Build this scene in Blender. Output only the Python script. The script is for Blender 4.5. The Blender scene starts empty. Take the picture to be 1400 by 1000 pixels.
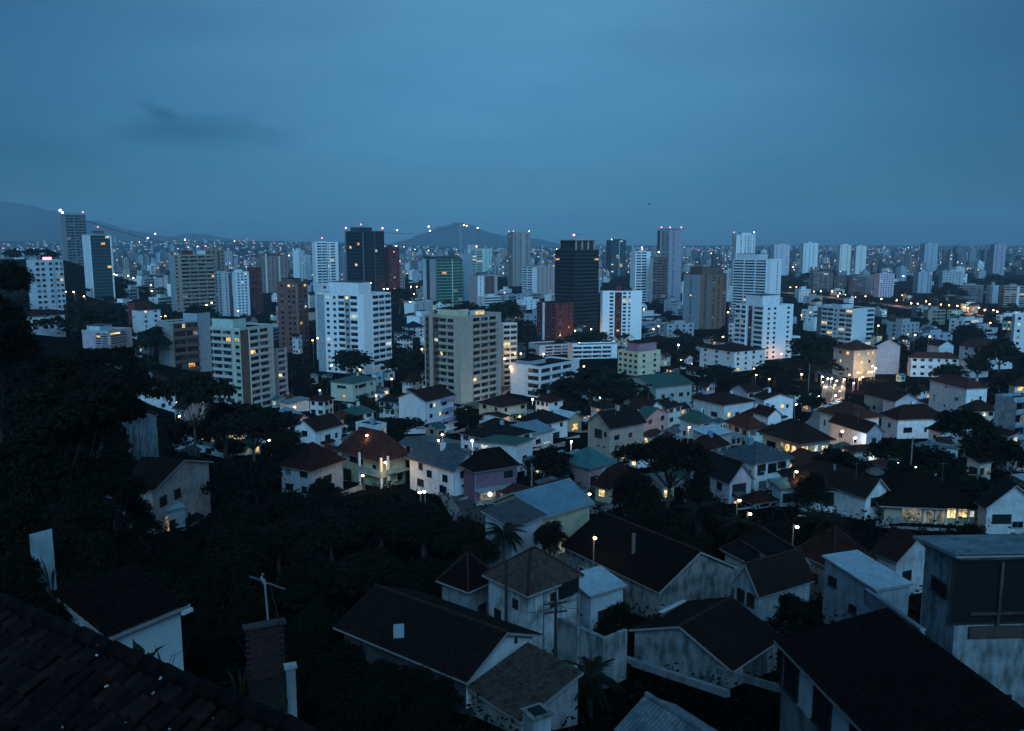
import bpy, math, random
import numpy as np
from mathutils import Vector
random.seed(7); np.random.seed(7)
SC = bpy.context.scene; COL = SC.collection
R = math.radians
HAZE = 1.0e-4
# ------------------------------------------------------------------ camera
CZ = 80.0; PITCH = R(8.4); F = 1150.0           # camera height, tilt, focal length in photo pixels (1400 wide)
SP, CP = math.sin(PITCH), math.cos(PITCH)
cam = bpy.data.cameras.new('camera'); camo = bpy.data.objects.new('camera', cam); COL.objects.link(camo)
camo.location = (0, 0, CZ); camo.rotation_euler = (math.pi/2 - PITCH, 0, 0)
cam.sensor_width = 36; cam.lens = 36*F/1400; cam.clip_start = 0.3; cam.clip_end = 40000
SC.camera = camo
SC.view_settings.view_transform = 'Standard'; SC.view_settings.look = 'None'
SC.view_settings.exposure = 0.0; SC.view_settings.gamma = 1.0; SC.view_settings.use_curve_mapping = False
SC.render.engine = 'CYCLES'; SC.cycles.sample_clamp_indirect = 2.0; SC.cycles.max_bounces = 5
SC.cycles.diffuse_bounces = 2; SC.cycles.volume_bounces = 0; SC.cycles.use_denoising = True
# ------------------------------------------------------------------ dusk sky
SUN_EL, SUN_ROT = R(6.0), R(172)
world = bpy.data.worlds.new('World'); SC.world = world; world.use_nodes = True
nt = world.node_tree; N = nt.nodes; LK = nt.links
bg = N['Background']; bg.inputs[1].default_value = 0.10
def nd(t, **kw):
    n = N.new(t)
    for k, v in kw.items(): setattr(n, k, v)
    return n
def vmath(op, a, b=None):
    n = nd('ShaderNodeVectorMath', operation=op)
    for i, v in ((0, a), (1, b)):
        if v is None: continue
        if hasattr(v, 'node'): LK.new(v, n.inputs[i])
        else: n.inputs[i].default_value = v
    return n
def fmath(op, a, b=None, c=None, clamp=False):
    n = nd('ShaderNodeMath', operation=op); n.use_clamp = clamp
    for i, v in ((0, a), (1, b), (2, c)):
        if v is None: continue
        if hasattr(v, 'node'): LK.new(v, n.inputs[i])
        else: n.inputs[i].default_value = v
    return n.outputs[0]
sky = nd('ShaderNodeTexSky', sky_type='NISHITA', sun_disc=False)
sky.sun_elevation = SUN_EL; sky.sun_rotation = SUN_ROT
sky.air_density = 1.0; sky.dust_density = 1.0; sky.ozone_density = 4.0
tc = nd('ShaderNodeTexCoord')
glow = vmath('MULTIPLY', sky.outputs[0], (0.10, 0.30, 0.46)).outputs[0]      # cold white balance of the picture
# overcast veil: soft cloud brightness, the same all round
mp = nd('ShaderNodeMapping'); mp.inputs['Scale'].default_value = (1.0, 1.0, 3.2)
LK.new(tc.outputs['Generated'], mp.inputs[0])
nz = nd('ShaderNodeTexNoise'); nz.inputs['Scale'].default_value = 1.9; nz.inputs['Detail'].default_value = 5; nz.inputs['Roughness'].default_value = .5
LK.new(mp.outputs[0], nz.inputs[0])
cl = fmath('MULTIPLY_ADD', nz.outputs['Fac'], 0.55, 0.72)
# brighter gap in the veil ahead of the camera, and a dark streak of cloud at the left
def lobe(direction, power, amp):
    d = Vector(direction).normalized()
    dot = nd('ShaderNodeVectorMath', operation='DOT_PRODUCT'); LK.new(tc.outputs['Generated'], dot.inputs[0]); dot.inputs[1].default_value = d
    return fmath('MULTIPLY', fmath('POWER', fmath('MAXIMUM', dot.outputs['Value'], 0.0), power), amp)
gap = lobe((0.0, .96, .22), 9.0, 1.16)
cl2 = fmath('ADD', fmath('MULTIPLY', cl, 0.12), gap)
nz2 = nd('ShaderNodeTexNoise'); nz2.inputs['Scale'].default_value = 9; nz2.inputs['Detail'].default_value = 4
LK.new(mp.outputs[0], nz2.inputs[0])
def streak(px, py, wx, wy, amp):
    kx = (px-700)/F; ky = (500-py)/F
    d = Vector((kx, CP+ky*SP, -SP+ky*CP)).normalized()
    su = vmath('SUBTRACT', tc.outputs['Generated'], d).outputs[0]
    wob = vmath('MULTIPLY', vmath('SUBTRACT', nz2.outputs['Color'], (.5, .5, .5)).outputs[0], (.12, .0, .035)).outputs[0]
    sc_ = vmath('MULTIPLY', vmath('ADD', su, wob).outputs[0], (1/wx, .0, 1/wy)).outputs[0]
    ln = nd('ShaderNodeVectorMath', operation='LENGTH'); LK.new(sc_, ln.inputs[0])
    f = fmath('SUBTRACT', 1.0, ln.outputs['Value'], clamp=True)
    return fmath('MULTIPLY', fmath('POWER', f, 0.8), amp)
front = fmath('GREATER_THAN', lobe((0, 1, 0), 1.0, 1.0), 0.0)
st = fmath('ADD', fmath('ADD', streak(268, 180, .10, .026, .42), streak(218, 153, .026, .009, .30)), streak(60, 200, .10, .02, .16))
st = fmath('MULTIPLY', st, front)
nz3 = nd('ShaderNodeTexNoise'); nz3.inputs['Scale'].default_value = 3.3; nz3.inputs['Detail'].default_value = 7; nz3.inputs['Roughness'].default_value = .58
mp3 = nd('ShaderNodeMapping'); mp3.inputs['Scale'].default_value = (1.0, 1.0, 4.5); mp3.inputs['Location'].default_value = (3.1, .7, 1.9); LK.new(tc.outputs['Generated'], mp3.inputs[0]); LK.new(mp3.outputs[0], nz3.inputs[0])
cl3 = fmath('SUBTRACT', fmath('MULTIPLY', cl2, fmath('MULTIPLY_ADD', nz3.outputs['Fac'], 0.62, 0.66)), st)
# thicker, greyer air towards the horizon
sep = nd('ShaderNodeSeparateXYZ'); LK.new(tc.outputs['Generated'], sep.inputs[0])
el = fmath('MULTIPLY', sep.outputs['Z'], 3.4, clamp=True)
mixc = nd('ShaderNodeMix', data_type='RGBA'); LK.new(el, mixc.inputs['Factor'])
mixc.inputs['A'].default_value = (0.48, 1.52, 2.50, 1); mixc.inputs['B'].default_value = (0.70, 1.90, 2.62, 1)
veil = nd('ShaderNodeVectorMath', operation='SCALE'); LK.new(mixc.outputs['Result'], veil.inputs[0]); LK.new(cl3, veil.inputs['Scale'])
tot = vmath('ADD', glow, veil.outputs[0]).outputs[0]
LK.new(tot, bg.inputs[0])
# the last glow from beyond the added, unseen hill behind the camera
sun = bpy.data.lights.new('sun', 'SUN'); suno = bpy.data.objects.new('sun', sun); COL.objects.link(suno)
sun.energy = 4.8; sun.angle = R(66); sun.color = (.27, .62, 1.0)
suno.rotation_euler = (R(90)-R(19), 0, R(5))
# ------------------------------------------------------------------ picture <-> place
def sm(t): t = np.clip(t, 0, 1); return t*t*(3-2*t)
GY = [-300, -60, -25, -8, 0, 6, 12, 22, 30, 38, 50, 62, 85, 100, 125, 150, 200, 270, 350, 500, 700, 1000, 3500, 7000, 12000]
GZ = [175, 118, 92, 78, 75.0, 72, 69, 62, 56.5, 52, 48, 45, 40, 38.2, 36.2, 34.4, 29.3, 18.5, 12, 7, 3, 1, 0, 26, 26]  # rise behind the camera is unseen, added to block low sky from near walls
def g(x, y):
    x = np.asarray(x, float); y = np.asarray(y, float)
    b = np.interp(y, GY, GZ)
    r = x/np.maximum(y, 1.0)
    s = sm((-.36-r)/.2)*np.interp(y, [60, 150, 250, 800, 1400], [0, .35, 1, 1, 0])
    b = b*(1-s)+np.maximum(b, 43)*s
    b = b+26*np.exp(-((x+470)/95)**2-((y-860)/130)**2)
    b = b+sm((-.02-r)/.3)*np.interp(y, [3500, 7000, 12000], [0, 58, 58])
    b = b+np.interp(y, [15, 40, 90, 150], [0, 1, 1, 0])*6*sm((-.32-r)/.2)
    return b
def gz(x, y): return float(g(x, y))
def at(px, py, Y):
    kx = (px-700)/F; ky = (500-py)/F
    dy = CP+ky*SP; t = Y/dy
    return Vector((kx*t, Y, CZ+(-SP+ky*CP)*t))
def proj(p):
    z = p[2]-CZ; dep = p[1]*CP-z*SP
    if dep < .5: return None
    return 700+F*p[0]/dep, 500-F*(p[1]*SP+z*CP)/dep, dep
def ground_hit(px, py):
    prev = 4.0; y = 4.0
    while y < 9000:
        p = at(px, py, y)
        if p.z < gz(p.x, y):
            a, b = prev, y
            for _ in range(25):
                m = (a+b)/2; q = at(px, py, m)
                if q.z < gz(q.x, m): b = m
                else: a = m
            return b
        prev = y; y *= 1.02
    return 9000.0
# ------------------------------------------------------------------ materials
MC = {}
def newmat(name):
    m = bpy.data.materials.new(name); m.use_nodes = True
    t = m.node_tree; return m, t.nodes, t.links, t.nodes['Principled BSDF']
def wall_mat(c, stain=.35, bump=.15, bricks=False):
    k = ('wall', tuple(c), stain, bricks)
    if k in MC: return MC[k]
    m, n, l, b = newmat('plaster'); b.inputs['Roughness'].default_value = .9; b.inputs['Specular IOR Level'].default_value = .15
    tc = n.new('ShaderNodeTexCoord')
    mp = n.new('ShaderNodeMapping'); mp.inputs['Scale'].default_value = (1.1, 1.1, .34); l.new(tc.outputs['Object'], mp.inputs[0])
    a = n.new('ShaderNodeTexNoise'); a.inputs['Scale'].default_value = 1.6; a.inputs['Detail'].default_value = 6; l.new(mp.outputs[0], a.inputs[0])
    a2 = n.new('ShaderNodeTexNoise'); a2.inputs['Scale'].default_value = .55; a2.inputs['Detail'].default_value = 7; l.new(tc.outputs['Object'], a2.inputs[0])
    mu = n.new('ShaderNodeMath'); mu.operation = 'MULTIPLY'; l.new(a.outputs['Fac'], mu.inputs[0]); l.new(a2.outputs['Fac'], mu.inputs[1])
    rp = n.new('ShaderNodeMapRange'); rp.inputs['From Min'].default_value = .17; rp.inputs['From Max'].default_value = .36
    rp.inputs['To Min'].default_value = 0; rp.inputs['To Max'].default_value = stain; l.new(mu.outputs[0], rp.inputs[0])
    mx = n.new('ShaderNodeMix'); mx.data_type = 'RGBA'; l.new(rp.outputs[0], mx.inputs['Factor'])
    mx.inputs['A'].default_value = (*c, 1); mx.inputs['B'].default_value = (c[0]*.16+.004, c[1]*.18+.004, c[2]*.17+.003, 1)
    l.new(mx.outputs['Result'], b.inputs['Base Color'])
    bp = n.new('ShaderNodeBump'); bp.inputs['Strength'].default_value = bump; bp.inputs['Distance'].default_value = .04
    f = n.new('ShaderNodeTexNoise'); f.inputs['Scale'].default_value = 9; f.inputs['Detail'].default_value = 4; l.new(tc.outputs['Object'], f.inputs[0])
    l.new(f.outputs['Fac'], bp.inputs['Height']); l.new(bp.outputs[0], b.inputs['Normal'])
    MC[k] = m; return m
def roof_mat(c, c2=None, rough=.85, scale=.9, metal=0, amount=.75):
    k = ('roof', tuple(c), c2, rough, scale)
    if k in MC: return MC[k]
    m, n, l, b = newmat('roofing'); b.inputs['Roughness'].default_value = rough; b.inputs['Metallic'].default_value = metal; b.inputs['Specular IOR Level'].default_value = .08 if rough > .7 else .3
    tc = n.new('ShaderNodeTexCoord')
    a = n.new('ShaderNodeTexNoise'); a.inputs['Scale'].default_value = scale; a.inputs['Detail'].default_value = 8; a.inputs['Roughness'].default_value = .65
    l.new(tc.outputs['Object'], a.inputs[0])
    v = n.new('ShaderNodeTexVoronoi'); v.inputs['Scale'].default_value = 3.1; l.new(tc.outputs['Object'], v.inputs[0])
    ad = n.new('ShaderNodeMath'); ad.operation = 'MULTIPLY_ADD'; l.new(v.outputs['Color'], ad.inputs[0]); ad.inputs[1].default_value = .3; l.new(a.outputs['Fac'], ad.inputs[2])
    rp = n.new('ShaderNodeMapRange'); rp.inputs['From Min'].default_value = .45; rp.inputs['From Max'].default_value = .85; rp.inputs['To Max'].default_value = amount; l.new(ad.outputs[0], rp.inputs[0])
    c2 = c2 or (c[0]*.35, c[1]*.42, c[2]*.5)
    mx = n.new('ShaderNodeMix'); mx.data_type = 'RGBA'; l.new(rp.outputs[0], mx.inputs['Factor'])
    mx.inputs['A'].default_value = (*c, 1); mx.inputs['B'].default_value = (*c2, 1)
    l.new(mx.outputs['Result'], b.inputs['Base Color'])
    MC[k] = m; return m
def plain(name, c, rough=.7, metal=0, spec=.5):
    k = (name, tuple(c), rough, metal)
    if k in MC: return MC[k]
    m, n, l, b = newmat(name); b.inputs['Roughness'].default_value = rough; b.inputs['Metallic'].default_value = metal
    b.inputs['Specular IOR Level'].default_value = spec
    tc = n.new('ShaderNodeTexCoord'); a = n.new('ShaderNodeTexNoise'); a.inputs['Scale'].default_value = 2.2; a.inputs['Detail'].default_value = 5
    l.new(tc.outputs['Object'], a.inputs[0])
    mx = n.new('ShaderNodeMix'); mx.data_type = 'RGBA'; l.new(a.outputs['Fac'], mx.inputs['Factor'])
    mx.inputs['A'].default_value = (c[0]*.7, c[1]*.7, c[2]*.7, 1); mx.inputs['B'].default_value = (*[min(1, v*1.3) for v in c], 1)
    l.new(mx.outputs['Result'], b.inputs['Base Color']); MC[k] = m; return m
def glow_mat(name, c, s, sample=False, texture=True):
    k = (name,)
    if k in MC: return MC[k]
    m, n, l, b = newmat(name); b.inputs['Base Color'].default_value = (.02, .02, .02, 1); b.inputs['Roughness'].default_value = .4
    b.inputs['Emission Color'].default_value = (*c, 1); b.inputs['Emission Strength'].default_value = s
    if texture:                                        # a lit room: curtains, lamps and furniture make it uneven
        tc = n.new('ShaderNodeTexCoord'); a = n.new('ShaderNodeTexNoise'); a.inputs['Scale'].default_value = 1.1; a.inputs['Detail'].default_value = 3
        oi = n.new('ShaderNodeObjectInfo'); ad = n.new('ShaderNodeVectorMath'); ad.operation = 'ADD'
        l.new(tc.outputs['Object'], ad.inputs[0]); l.new(oi.outputs['Location'], ad.inputs[1]); l.new(ad.outputs[0], a.inputs[0])
        rp = n.new('ShaderNodeMapRange'); rp.inputs['From Min'].default_value = .36; rp.inputs['From Max'].default_value = .66
        rp.inputs['To Min'].default_value = .12*s; rp.inputs['To Max'].default_value = 1.25*s
        l.new(a.outputs['Fac'], rp.inputs[0]); l.new(rp.outputs[0], b.inputs['Emission Strength'])
    m.cycles.emission_sampling = 'AUTO' if sample else 'NONE'
    MC[k] = m; return m
CURT = plain('curtained_window', (.10, .105, .10), .5)
HALF = plain('dim_glass', (.028, .03, .03), .3)
RIDGE = roof_mat((.060, .030, .024), (.02, .014, .012), .9, 3.0)
GLASS = plain('window_glass', (.008, .011, .014), .18)
DARKGL = plain('curtain_glass', (.006, .012, .016), .22)
TEALGL = plain('teal_glass', (.018, .046, .052), .25)
GREENGL = plain('green_glass', (.006, .06, .045), .25)
FRAME = plain('window_frame', (.30, .31, .31), .6)
DFRAME = plain('dark_frame', (.035, .03, .028), .6)
CONC = wall_mat((.30, .30, .29), .7)
METAL = plain('grey_metal', (.22, .23, .24), .5, .6)
BLACK = plain('dark_interior', (.006, .006, .007), .8)
LIT = [glow_mat('warm_window', (1, .56, .17), 1.5), glow_mat('yellow_window', (1, .74, .32), 1.5), glow_mat('pale_window', (.9, 1, .86), .9), glow_mat('amber_window', (1, .42, .10), 1.3), glow_mat('dim_window', (.8, .75, .55), .28)]
C = dict(white=(.74, .76, .76), pale=(.60, .63, .63), offw=(.62, .60, .54), grey=(.33, .35, .36), dgrey=(.13, .14, .15), beige=(.40, .34, .28), tan=(.30, .245, .20),
         rbrown=(.20, .105, .08), brown=(.13, .088, .07), pink=(.42, .335, .33), dred=(.13, .035, .032), brick=(.20, .085, .06), cream=(.58, .54, .38), green=(.36, .46, .36), teal=(.08, .22, .23),
         mint=(.42, .56, .50), lilac=(.48, .46, .50), slate=(.05, .06, .068), dark=(.035, .04, .044), ochre=(.42, .33, .16), bgrey=(.30, .36, .40), purple=(.2, .12, .17), cyan=(.38, .56, .58))
RC = dict(slate=roof_mat((.075, .10, .115)), red=roof_mat((.088, .032, .024)), dred=roof_mat((.038, .016, .012)), brown=roof_mat((.030, .019, .015)), black=roof_mat((.012, .0075, .006), (.003, .0026, .0023), .85, 2.6),
          dark=roof_mat((.016, .015, .015)), grey=roof_mat((.09, .095, .10)), blue=roof_mat((.16, .27, .33), (.08, .14, .18), .45, .5), lblue=roof_mat((.42, .55, .60), (.22, .30, .34), .4, .5),
          teal=roof_mat((.055, .16, .17), (.03, .08, .085), .5), green=roof_mat((.035, .10, .085), (.02, .05, .045), .6), lichen=roof_mat((.052, .026, .020), (.13, .135, .12), .9, 1.8, amount=.5),
          mossy=roof_mat((.011, .007, .006), (.030, .030, .027), .9, 2.0, amount=.35), tin=roof_mat((.20, .27, .30), (.03, .04, .045), .5, .8), slab=roof_mat((.12, .125, .13)))
# ------------------------------------------------------------------ mesh builder
FACES6 = ((0, 3, 2, 1), (4, 5, 6, 7), (0, 1, 5, 4), (1, 2, 6, 5), (2, 3, 7, 6), (3, 0, 4, 7))
class MB:
    def __init__(s): s.v = []; s.f = []; s.m = []; s.mats = []; s.smooth = False
    def mi(s, m):
        if m not in s.mats: s.mats.append(m)
        return s.mats.index(m)
    def hexa(s, pts, m):
        o = len(s.v); s.v += [tuple(p) for p in pts]; k = s.mi(m)
        for f in FACES6: s.f.append(tuple(o+i for i in f)); s.m.append(k)
    def box(s, x0, x1, y0, y1, z0, z1, m):
        s.hexa(((x0, y0, z0), (x1, y0, z0), (x1, y1, z0), (x0, y1, z0), (x0, y0, z1), (x1, y0, z1), (x1, y1, z1), (x0, y1, z1)), m)
    def poly(s, pts, m):
        o = len(s.v); s.v += [tuple(p) for p in pts]; s.f.append(tuple(range(o, o+len(pts)))); s.m.append(s.mi(m))
    def beam(s, p0, p1, w, h, m, up=Vector((0, 0, 1))):
        p0 = Vector(p0); p1 = Vector(p1); d = (p1-p0).normalized()
        if abs(d.dot(up)) > .98: up = Vector((0, 1, 0))
        a = d.cross(up).normalized()*(w/2); b = a.cross(d).normalized()*(h/2)
        s.hexa([p0-a-b, p0+a-b, p0+a+b, p0-a+b, p1-a-b, p1+a-b, p1+a+b, p1-a+b], m)
    def tube(s, pts, rad, m, n=6, cap=True):
        o = len(s.v); k = s.mi(m); pts = [Vector(p) for p in pts]
        for i, p in enumerate(pts):
            d = (pts[min(i+1, len(pts)-1)]-pts[max(i-1, 0)]).normalized()
            up = Vector((0, 0, 1)) if abs(d.z) < .9 else Vector((1, 0, 0))
            a = d.cross(up).normalized(); b = a.cross(d)
            r = rad[i] if hasattr(rad, '__len__') else rad
            for j in range(n):
                t = 2*math.pi*j/n; s.v.append(tuple(p+a*(r*math.cos(t))+b*(r*math.sin(t))))
        for i in range(len(pts)-1):
            for j in range(n):
                s.f.append((o+i*n+j, o+i*n+(j+1) % n, o+(i+1)*n+(j+1) % n, o+(i+1)*n+j)); s.m.append(k)
        if cap:
            s.f.append(tuple(o+j for j in range(n-1, -1, -1))); s.m.append(k)
            s.f.append(tuple(o+(len(pts)-1)*n+j for j in range(n))); s.m.append(k)
    def ball(s, c, r, m, n=8, q=5, sz=1.0):
        o = len(s.v); k = s.mi(m)
        for i in range(q+1):
            t = math.pi*i/q
            for j in range(n):
                u = 2*math.pi*j/n; s.v.append((c[0]+r*math.sin(t)*math.cos(u), c[1]+r*math.sin(t)*math.sin(u), c[2]+r*sz*math.cos(t)))
        for i in range(q):
            for j in range(n):
                s.f.append((o+i*n+j, o+(i+1)*n+j, o+(i+1)*n+(j+1) % n, o+i*n+(j+1) % n)); s.m.append(k)
    def mesh(s, name):
        me = bpy.data.meshes.new(name); me.from_pydata(s.v, [], s.f)
        for m in s.mats: me.materials.append(m)
        if len(s.mats) > 1: me.polygons.foreach_set('material_index', s.m)
        if s.smooth: me.polygons.foreach_set('use_smooth', [True]*len(s.f))
        return me
    def build(s, name, parent=None, kind=None):
        if not s.f: return None
        o = bpy.data.objects.new(name, s.mesh(name)); COL.objects.link(o)
        if parent: o.parent = parent
        if kind: o['kind'] = kind
        return o
def inst(name, me, parent, loc=(0, 0, 0), rot=(0, 0, 0), scale=None):
    o = bpy.data.objects.new(name, me); COL.objects.link(o); o.parent = parent
    o.location = loc; o.rotation_euler = rot
    if scale: o.scale = scale
    return o
def tag(o, label=None, cat=None, group=None, kind=None):
    if label: o['label'] = label
    if cat: o['category'] = cat
    if group: o['group'] = group
    if kind: o['kind'] = kind
    return o
def thing(name, label, cat, loc, rz=0.0, group=None):
    o = bpy.data.objects.new(name, None); COL.objects.link(o); o.empty_display_size = .5
    o.location = loc; o.rotation_euler = (0, 0, rz)
    return tag(o, label, cat, group)
CIRC = []      # ground occupied by things: x, y, radius
KEEP = []      # picture areas that nothing scattered may cover: x0, x1, y0, y1, distance
REFS = []      # landmarks used in labels: phrase, px, halfwidth, ytop, ybase, distance
def keep(x0, x1, y0, y1, d): KEEP.append((x0, x1, y0, y1, d))
# ------------------------------------------------------------------ ground
ys = np.concatenate([np.linspace(-300, -40, 14), np.linspace(-30, 60, 46), np.geomspace(63, 11800, 150)])
uu = np.linspace(-1, 1, 121); xs = np.sign(uu)*(np.abs(uu)**2.6)*7400+uu*60
X, Y = np.meshgrid(xs, ys); Z = g(X, Y)
Z = Z+np.where(Y > 14, .35*np.sin(X*.31+Y*.17)*np.cos(Y*.23), 0)*np.clip(Y/60, 0, 1)
me = bpy.data.meshes.new('ground')
nr, nc = X.shape
V = np.stack([X.ravel(), Y.ravel(), Z.ravel()], 1)
ii, jj = np.meshgrid(np.arange(nr-1), np.arange(nc-1), indexing='ij')
a = (ii*nc+jj).ravel(); Fq = np.stack([a, a+1, a+nc+1, a+nc], 1)
me.from_pydata(V.tolist(), [], Fq.tolist()); me.polygons.foreach_set('use_smooth', [True]*len(Fq))
m, n, l, b = newmat('earth_and_grass'); b.inputs['Roughness'].default_value = .95; b.inputs['Specular IOR Level'].default_value = 0
tcn = n.new('ShaderNodeTexCoord'); q = n.new('ShaderNodeTexNoise'); q.inputs['Scale'].default_value = .09; q.inputs['Detail'].default_value = 8; l.new(tcn.outputs['Object'], q.inputs[0])
cr = n.new('ShaderNodeValToRGB'); l.new(q.outputs['Fac'], cr.inputs[0])
cr.color_ramp.elements[0].position = .35; cr.color_ramp.elements[0].color = (.003, .004, .003, 1)
cr.color_ramp.elements[1].position = .7; cr.color_ramp.elements[1].color = (.009, .009, .008, 1)
l.new(cr.outputs[0], b.inputs['Base Color'])
me.materials.append(m)
go = bpy.data.objects.new('ground', me); COL.objects.link(go); go['kind'] = 'structure'
# ------------------------------------------------------------------ far hills
hm = plain('hill_forest', (.030, .042, .036), .95)
def hill(name, prof, Y0, depth):
    pts = [at(px, py, Y0) for px, py in prof]
    nx = 90; xs_ = np.linspace(pts[0].x, pts[-1].x, nx)
    tops = np.interp(xs_, [p.x for p in pts], [p.z for p in pts])
    tops = tops+np.array([6*math.sin(i*.9)+4*math.sin(i*2.3+1)+3*math.sin(i*4.7) for i in range(nx)])*np.clip(tops/220, 0, 1)
    mb = MB(); mb.smooth = True
    rows = [(-1, 0), (-.75, .12), (-.5, .38), (-.25, .74), (-.1, .94), (0, 1), (.2, .9), (.5, .5), (1, 0)]
    for v, h in rows:
        for i in range(nx):
            z0 = gz(xs_[i], Y0+v*depth)-4
            wob = 1+.10*math.sin(i*.5+v*7)*(0 if h in (0, 1) else 1)
            mb.v.append((xs_[i], Y0+v*depth, z0+max(0, tops[i]-z0)*h*wob if h else z0-3))
    k = mb.mi(hm)
    for r_ in range(len(rows)-1):
        for i in range(nx-1):
            mb.f.append((r_*nx+i, r_*nx+i+1, (r_+1)*nx+i+1, (r_+1)*nx+i)); mb.m.append(k)
    return mb.build(name, None, 'structure')
hill('hills', [(-420, 330), (-260, 292), (-120, 268), (-20, 274), (40, 281), (80, 291), (120, 302), (170, 313), (230, 326), (290, 336), (350, 345)], 8000, 900)
hill('hills', [(120, 345), (190, 333), (240, 323), (265, 319), (300, 325), (345, 335), (400, 346)], 9000, 800)
hill('hills', [(480, 346), (520, 338), (556, 328), (585, 317), (606, 309), (622, 305), (634, 305), (650, 311), (680, 321), (710, 324), (740, 328), (775, 336), (830, 345)], 9000, 900)
# ------------------------------------------------------------------ roads
asph = plain('asphalt', (.045, .046, .048), .85); line_m = plain('road_paint', (.55, .55, .5), .7); pave = plain('pavement', (.17, .165, .16), .9)
def ribbon(name, pts, w, m, dz, label=None):
    mb = MB(); n_ = []
    for i in range(len(pts)-1):
        a_, b_ = Vector(pts[i]), Vector(pts[i+1]); k = max(2, int((b_-a_).length/6))
        for j in range(k): n_.append(a_+(b_-a_)*j/k)
    n_.append(Vector(pts[-1]))
    for i, p in enumerate(n_):
        d = (n_[min(i+1, len(n_)-1)]-n_[max(i-1, 0)]).normalized(); q_ = Vector((-d.y, d.x))
        for s in (-1, 1):
            v = p+q_*(s*w/2); mb.v.append((v.x, v.y, max(gz(v.x, v.y), gz(p.x, p.y))+dz))
    k = mb.mi(m)
    for i in range(len(n_)-1): mb.f.append((2*i, 2*i+1, 2*i+3, 2*i+2)); mb.m.append(k)
    return mb.build(name, None, 'structure')
def gp(px, py, d=None):
    d = d or ground_hit(px, py); p = at(px, py, d); return (p.x, p.y)
roads = {'avenue': [gp(1040, 397), gp(1110, 404), gp(1200, 416), gp(1300, 428), gp(1420, 441)],
         'lit_street': [gp(1118, 500), gp(1142, 520), gp(1138, 545), gp(1128, 575), gp(1090, 600)],
         'shop_street': [gp(560, 600), gp(610, 608), (-9, 150), (-2, 118), (13, 108)],
         'tower_street': [gp(712, 470), gp(704, 500), gp(690, 530), gp(640, 560)],
         'upper_street': [gp(780, 700), gp(815, 690), gp(835, 660)]}
for k_, p_ in roads.items():
    w_ = 16 if k_ == 'avenue' else 6
    ribbon('pavement', p_, w_+4, pave, .42); ribbon('road', p_, w_, asph, .43 if k_ == 'avenue' else .45)
    if k_ in ('avenue', 'lit_street'): ribbon('road_marking', p_, .3, line_m, .47)
    for i in range(len(p_)-1):
        a_, b_ = Vector(p_[i]), Vector(p_[i+1]); q_ = max(2, int((b_-a_).length/w_))
        for j in range(q_): c_ = a_+(b_-a_)*j/q_; CIRC.append((c_.x, c_.y, w_*.55))
# ------------------------------------------------------------------ haze: the humid air between here and the far city
hz = MB(); hmat = bpy.data.materials.new('haze'); hmat.use_nodes = True
hn = hmat.node_tree.nodes; hn.clear(); ho = hn.new('ShaderNodeOutputMaterial'); pv = hn.new('ShaderNodeVolumePrincipled')
pv.inputs['Color'].default_value = (.56, .82, 1.0, 1); pv.inputs['Density'].default_value = HAZE; pv.inputs['Anisotropy'].default_value = .0
hmat.node_tree.links.new(pv.outputs[0], ho.inputs['Volume'])
hz.box(-7650, 7650, -330, 12000, -8, 470, hmat); hzo = hz.build('haze', None, 'stuff')
# ------------------------------------------------------------------ roofs
def roof_patch(mb, P0, U, Vv, Nn, L, vmax, breaks, style, m):
    P0 = Vector(P0); U = Vector(U); Vv = Vector(Vv); Nn = Vector(Nn)
    if style == 'tile': us = [i*L/max(4, round(L/.14)) for i in range(max(4, round(L/.14))+1)]
    elif style == 'metal': us = [i*L/max(4, round(L/.13)) for i in range(max(4, round(L/.13))+1)]
    elif style == 'coarse': us = [i*L/max(4, round(L/.4)) for i in range(max(4, round(L/.4))+1)]
    else: us = sorted(set([0, L]+[b for b in breaks if 0 < b < L]))
    mv = max(vmax(u) for u in us+list(breaks))
    if style == 'tile': vs = []; k = max(2, int(mv/.42)); [vs.extend(((j*mv/k, .035), ((j+.98)*mv/k, 0.0))) for j in range(k)]
    elif style == 'metal': vs = [(0, 0), (mv*.5, 0), (mv, 0)]
    elif style == 'coarse': k = max(2, int(mv/.8)); vs = []; [vs.extend(((j*mv/k, .05), ((j+.98)*mv/k, 0.0))) for j in range(k)]
    else: vs = [(0, 0), (mv, 0)]
    amp = {'tile': .05, 'metal': .03, 'coarse': .06, 'flat': 0}[style]
    o = len(mb.v); kk = mb.mi(m); nv = len(vs)
    for i, u in enumerate(us):
        vm = max(0.0, vmax(u)); rib = amp if i % 2 else 0
        j0 = random.uniform(-.012, .012) if style == 'tile' else 0
        for v, lift in vs:
            p = P0+U*u+Vv*min(v, vm)+Nn*(rib+lift+j0); mb.v.append(tuple(p))
    for i in range(len(us)-1):
        if vmax(us[i]) <= 1e-4 and vmax(us[i+1]) <= 1e-4: continue
        for j in range(nv-1):
            if vs[j][0] >= max(vmax(us[i]), vmax(us[i+1])): break
            a_ = o+i*nv+j; mb.f.append((a_, a_+nv, a_+nv+1, a_+1)); mb.m.append(kk)
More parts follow.
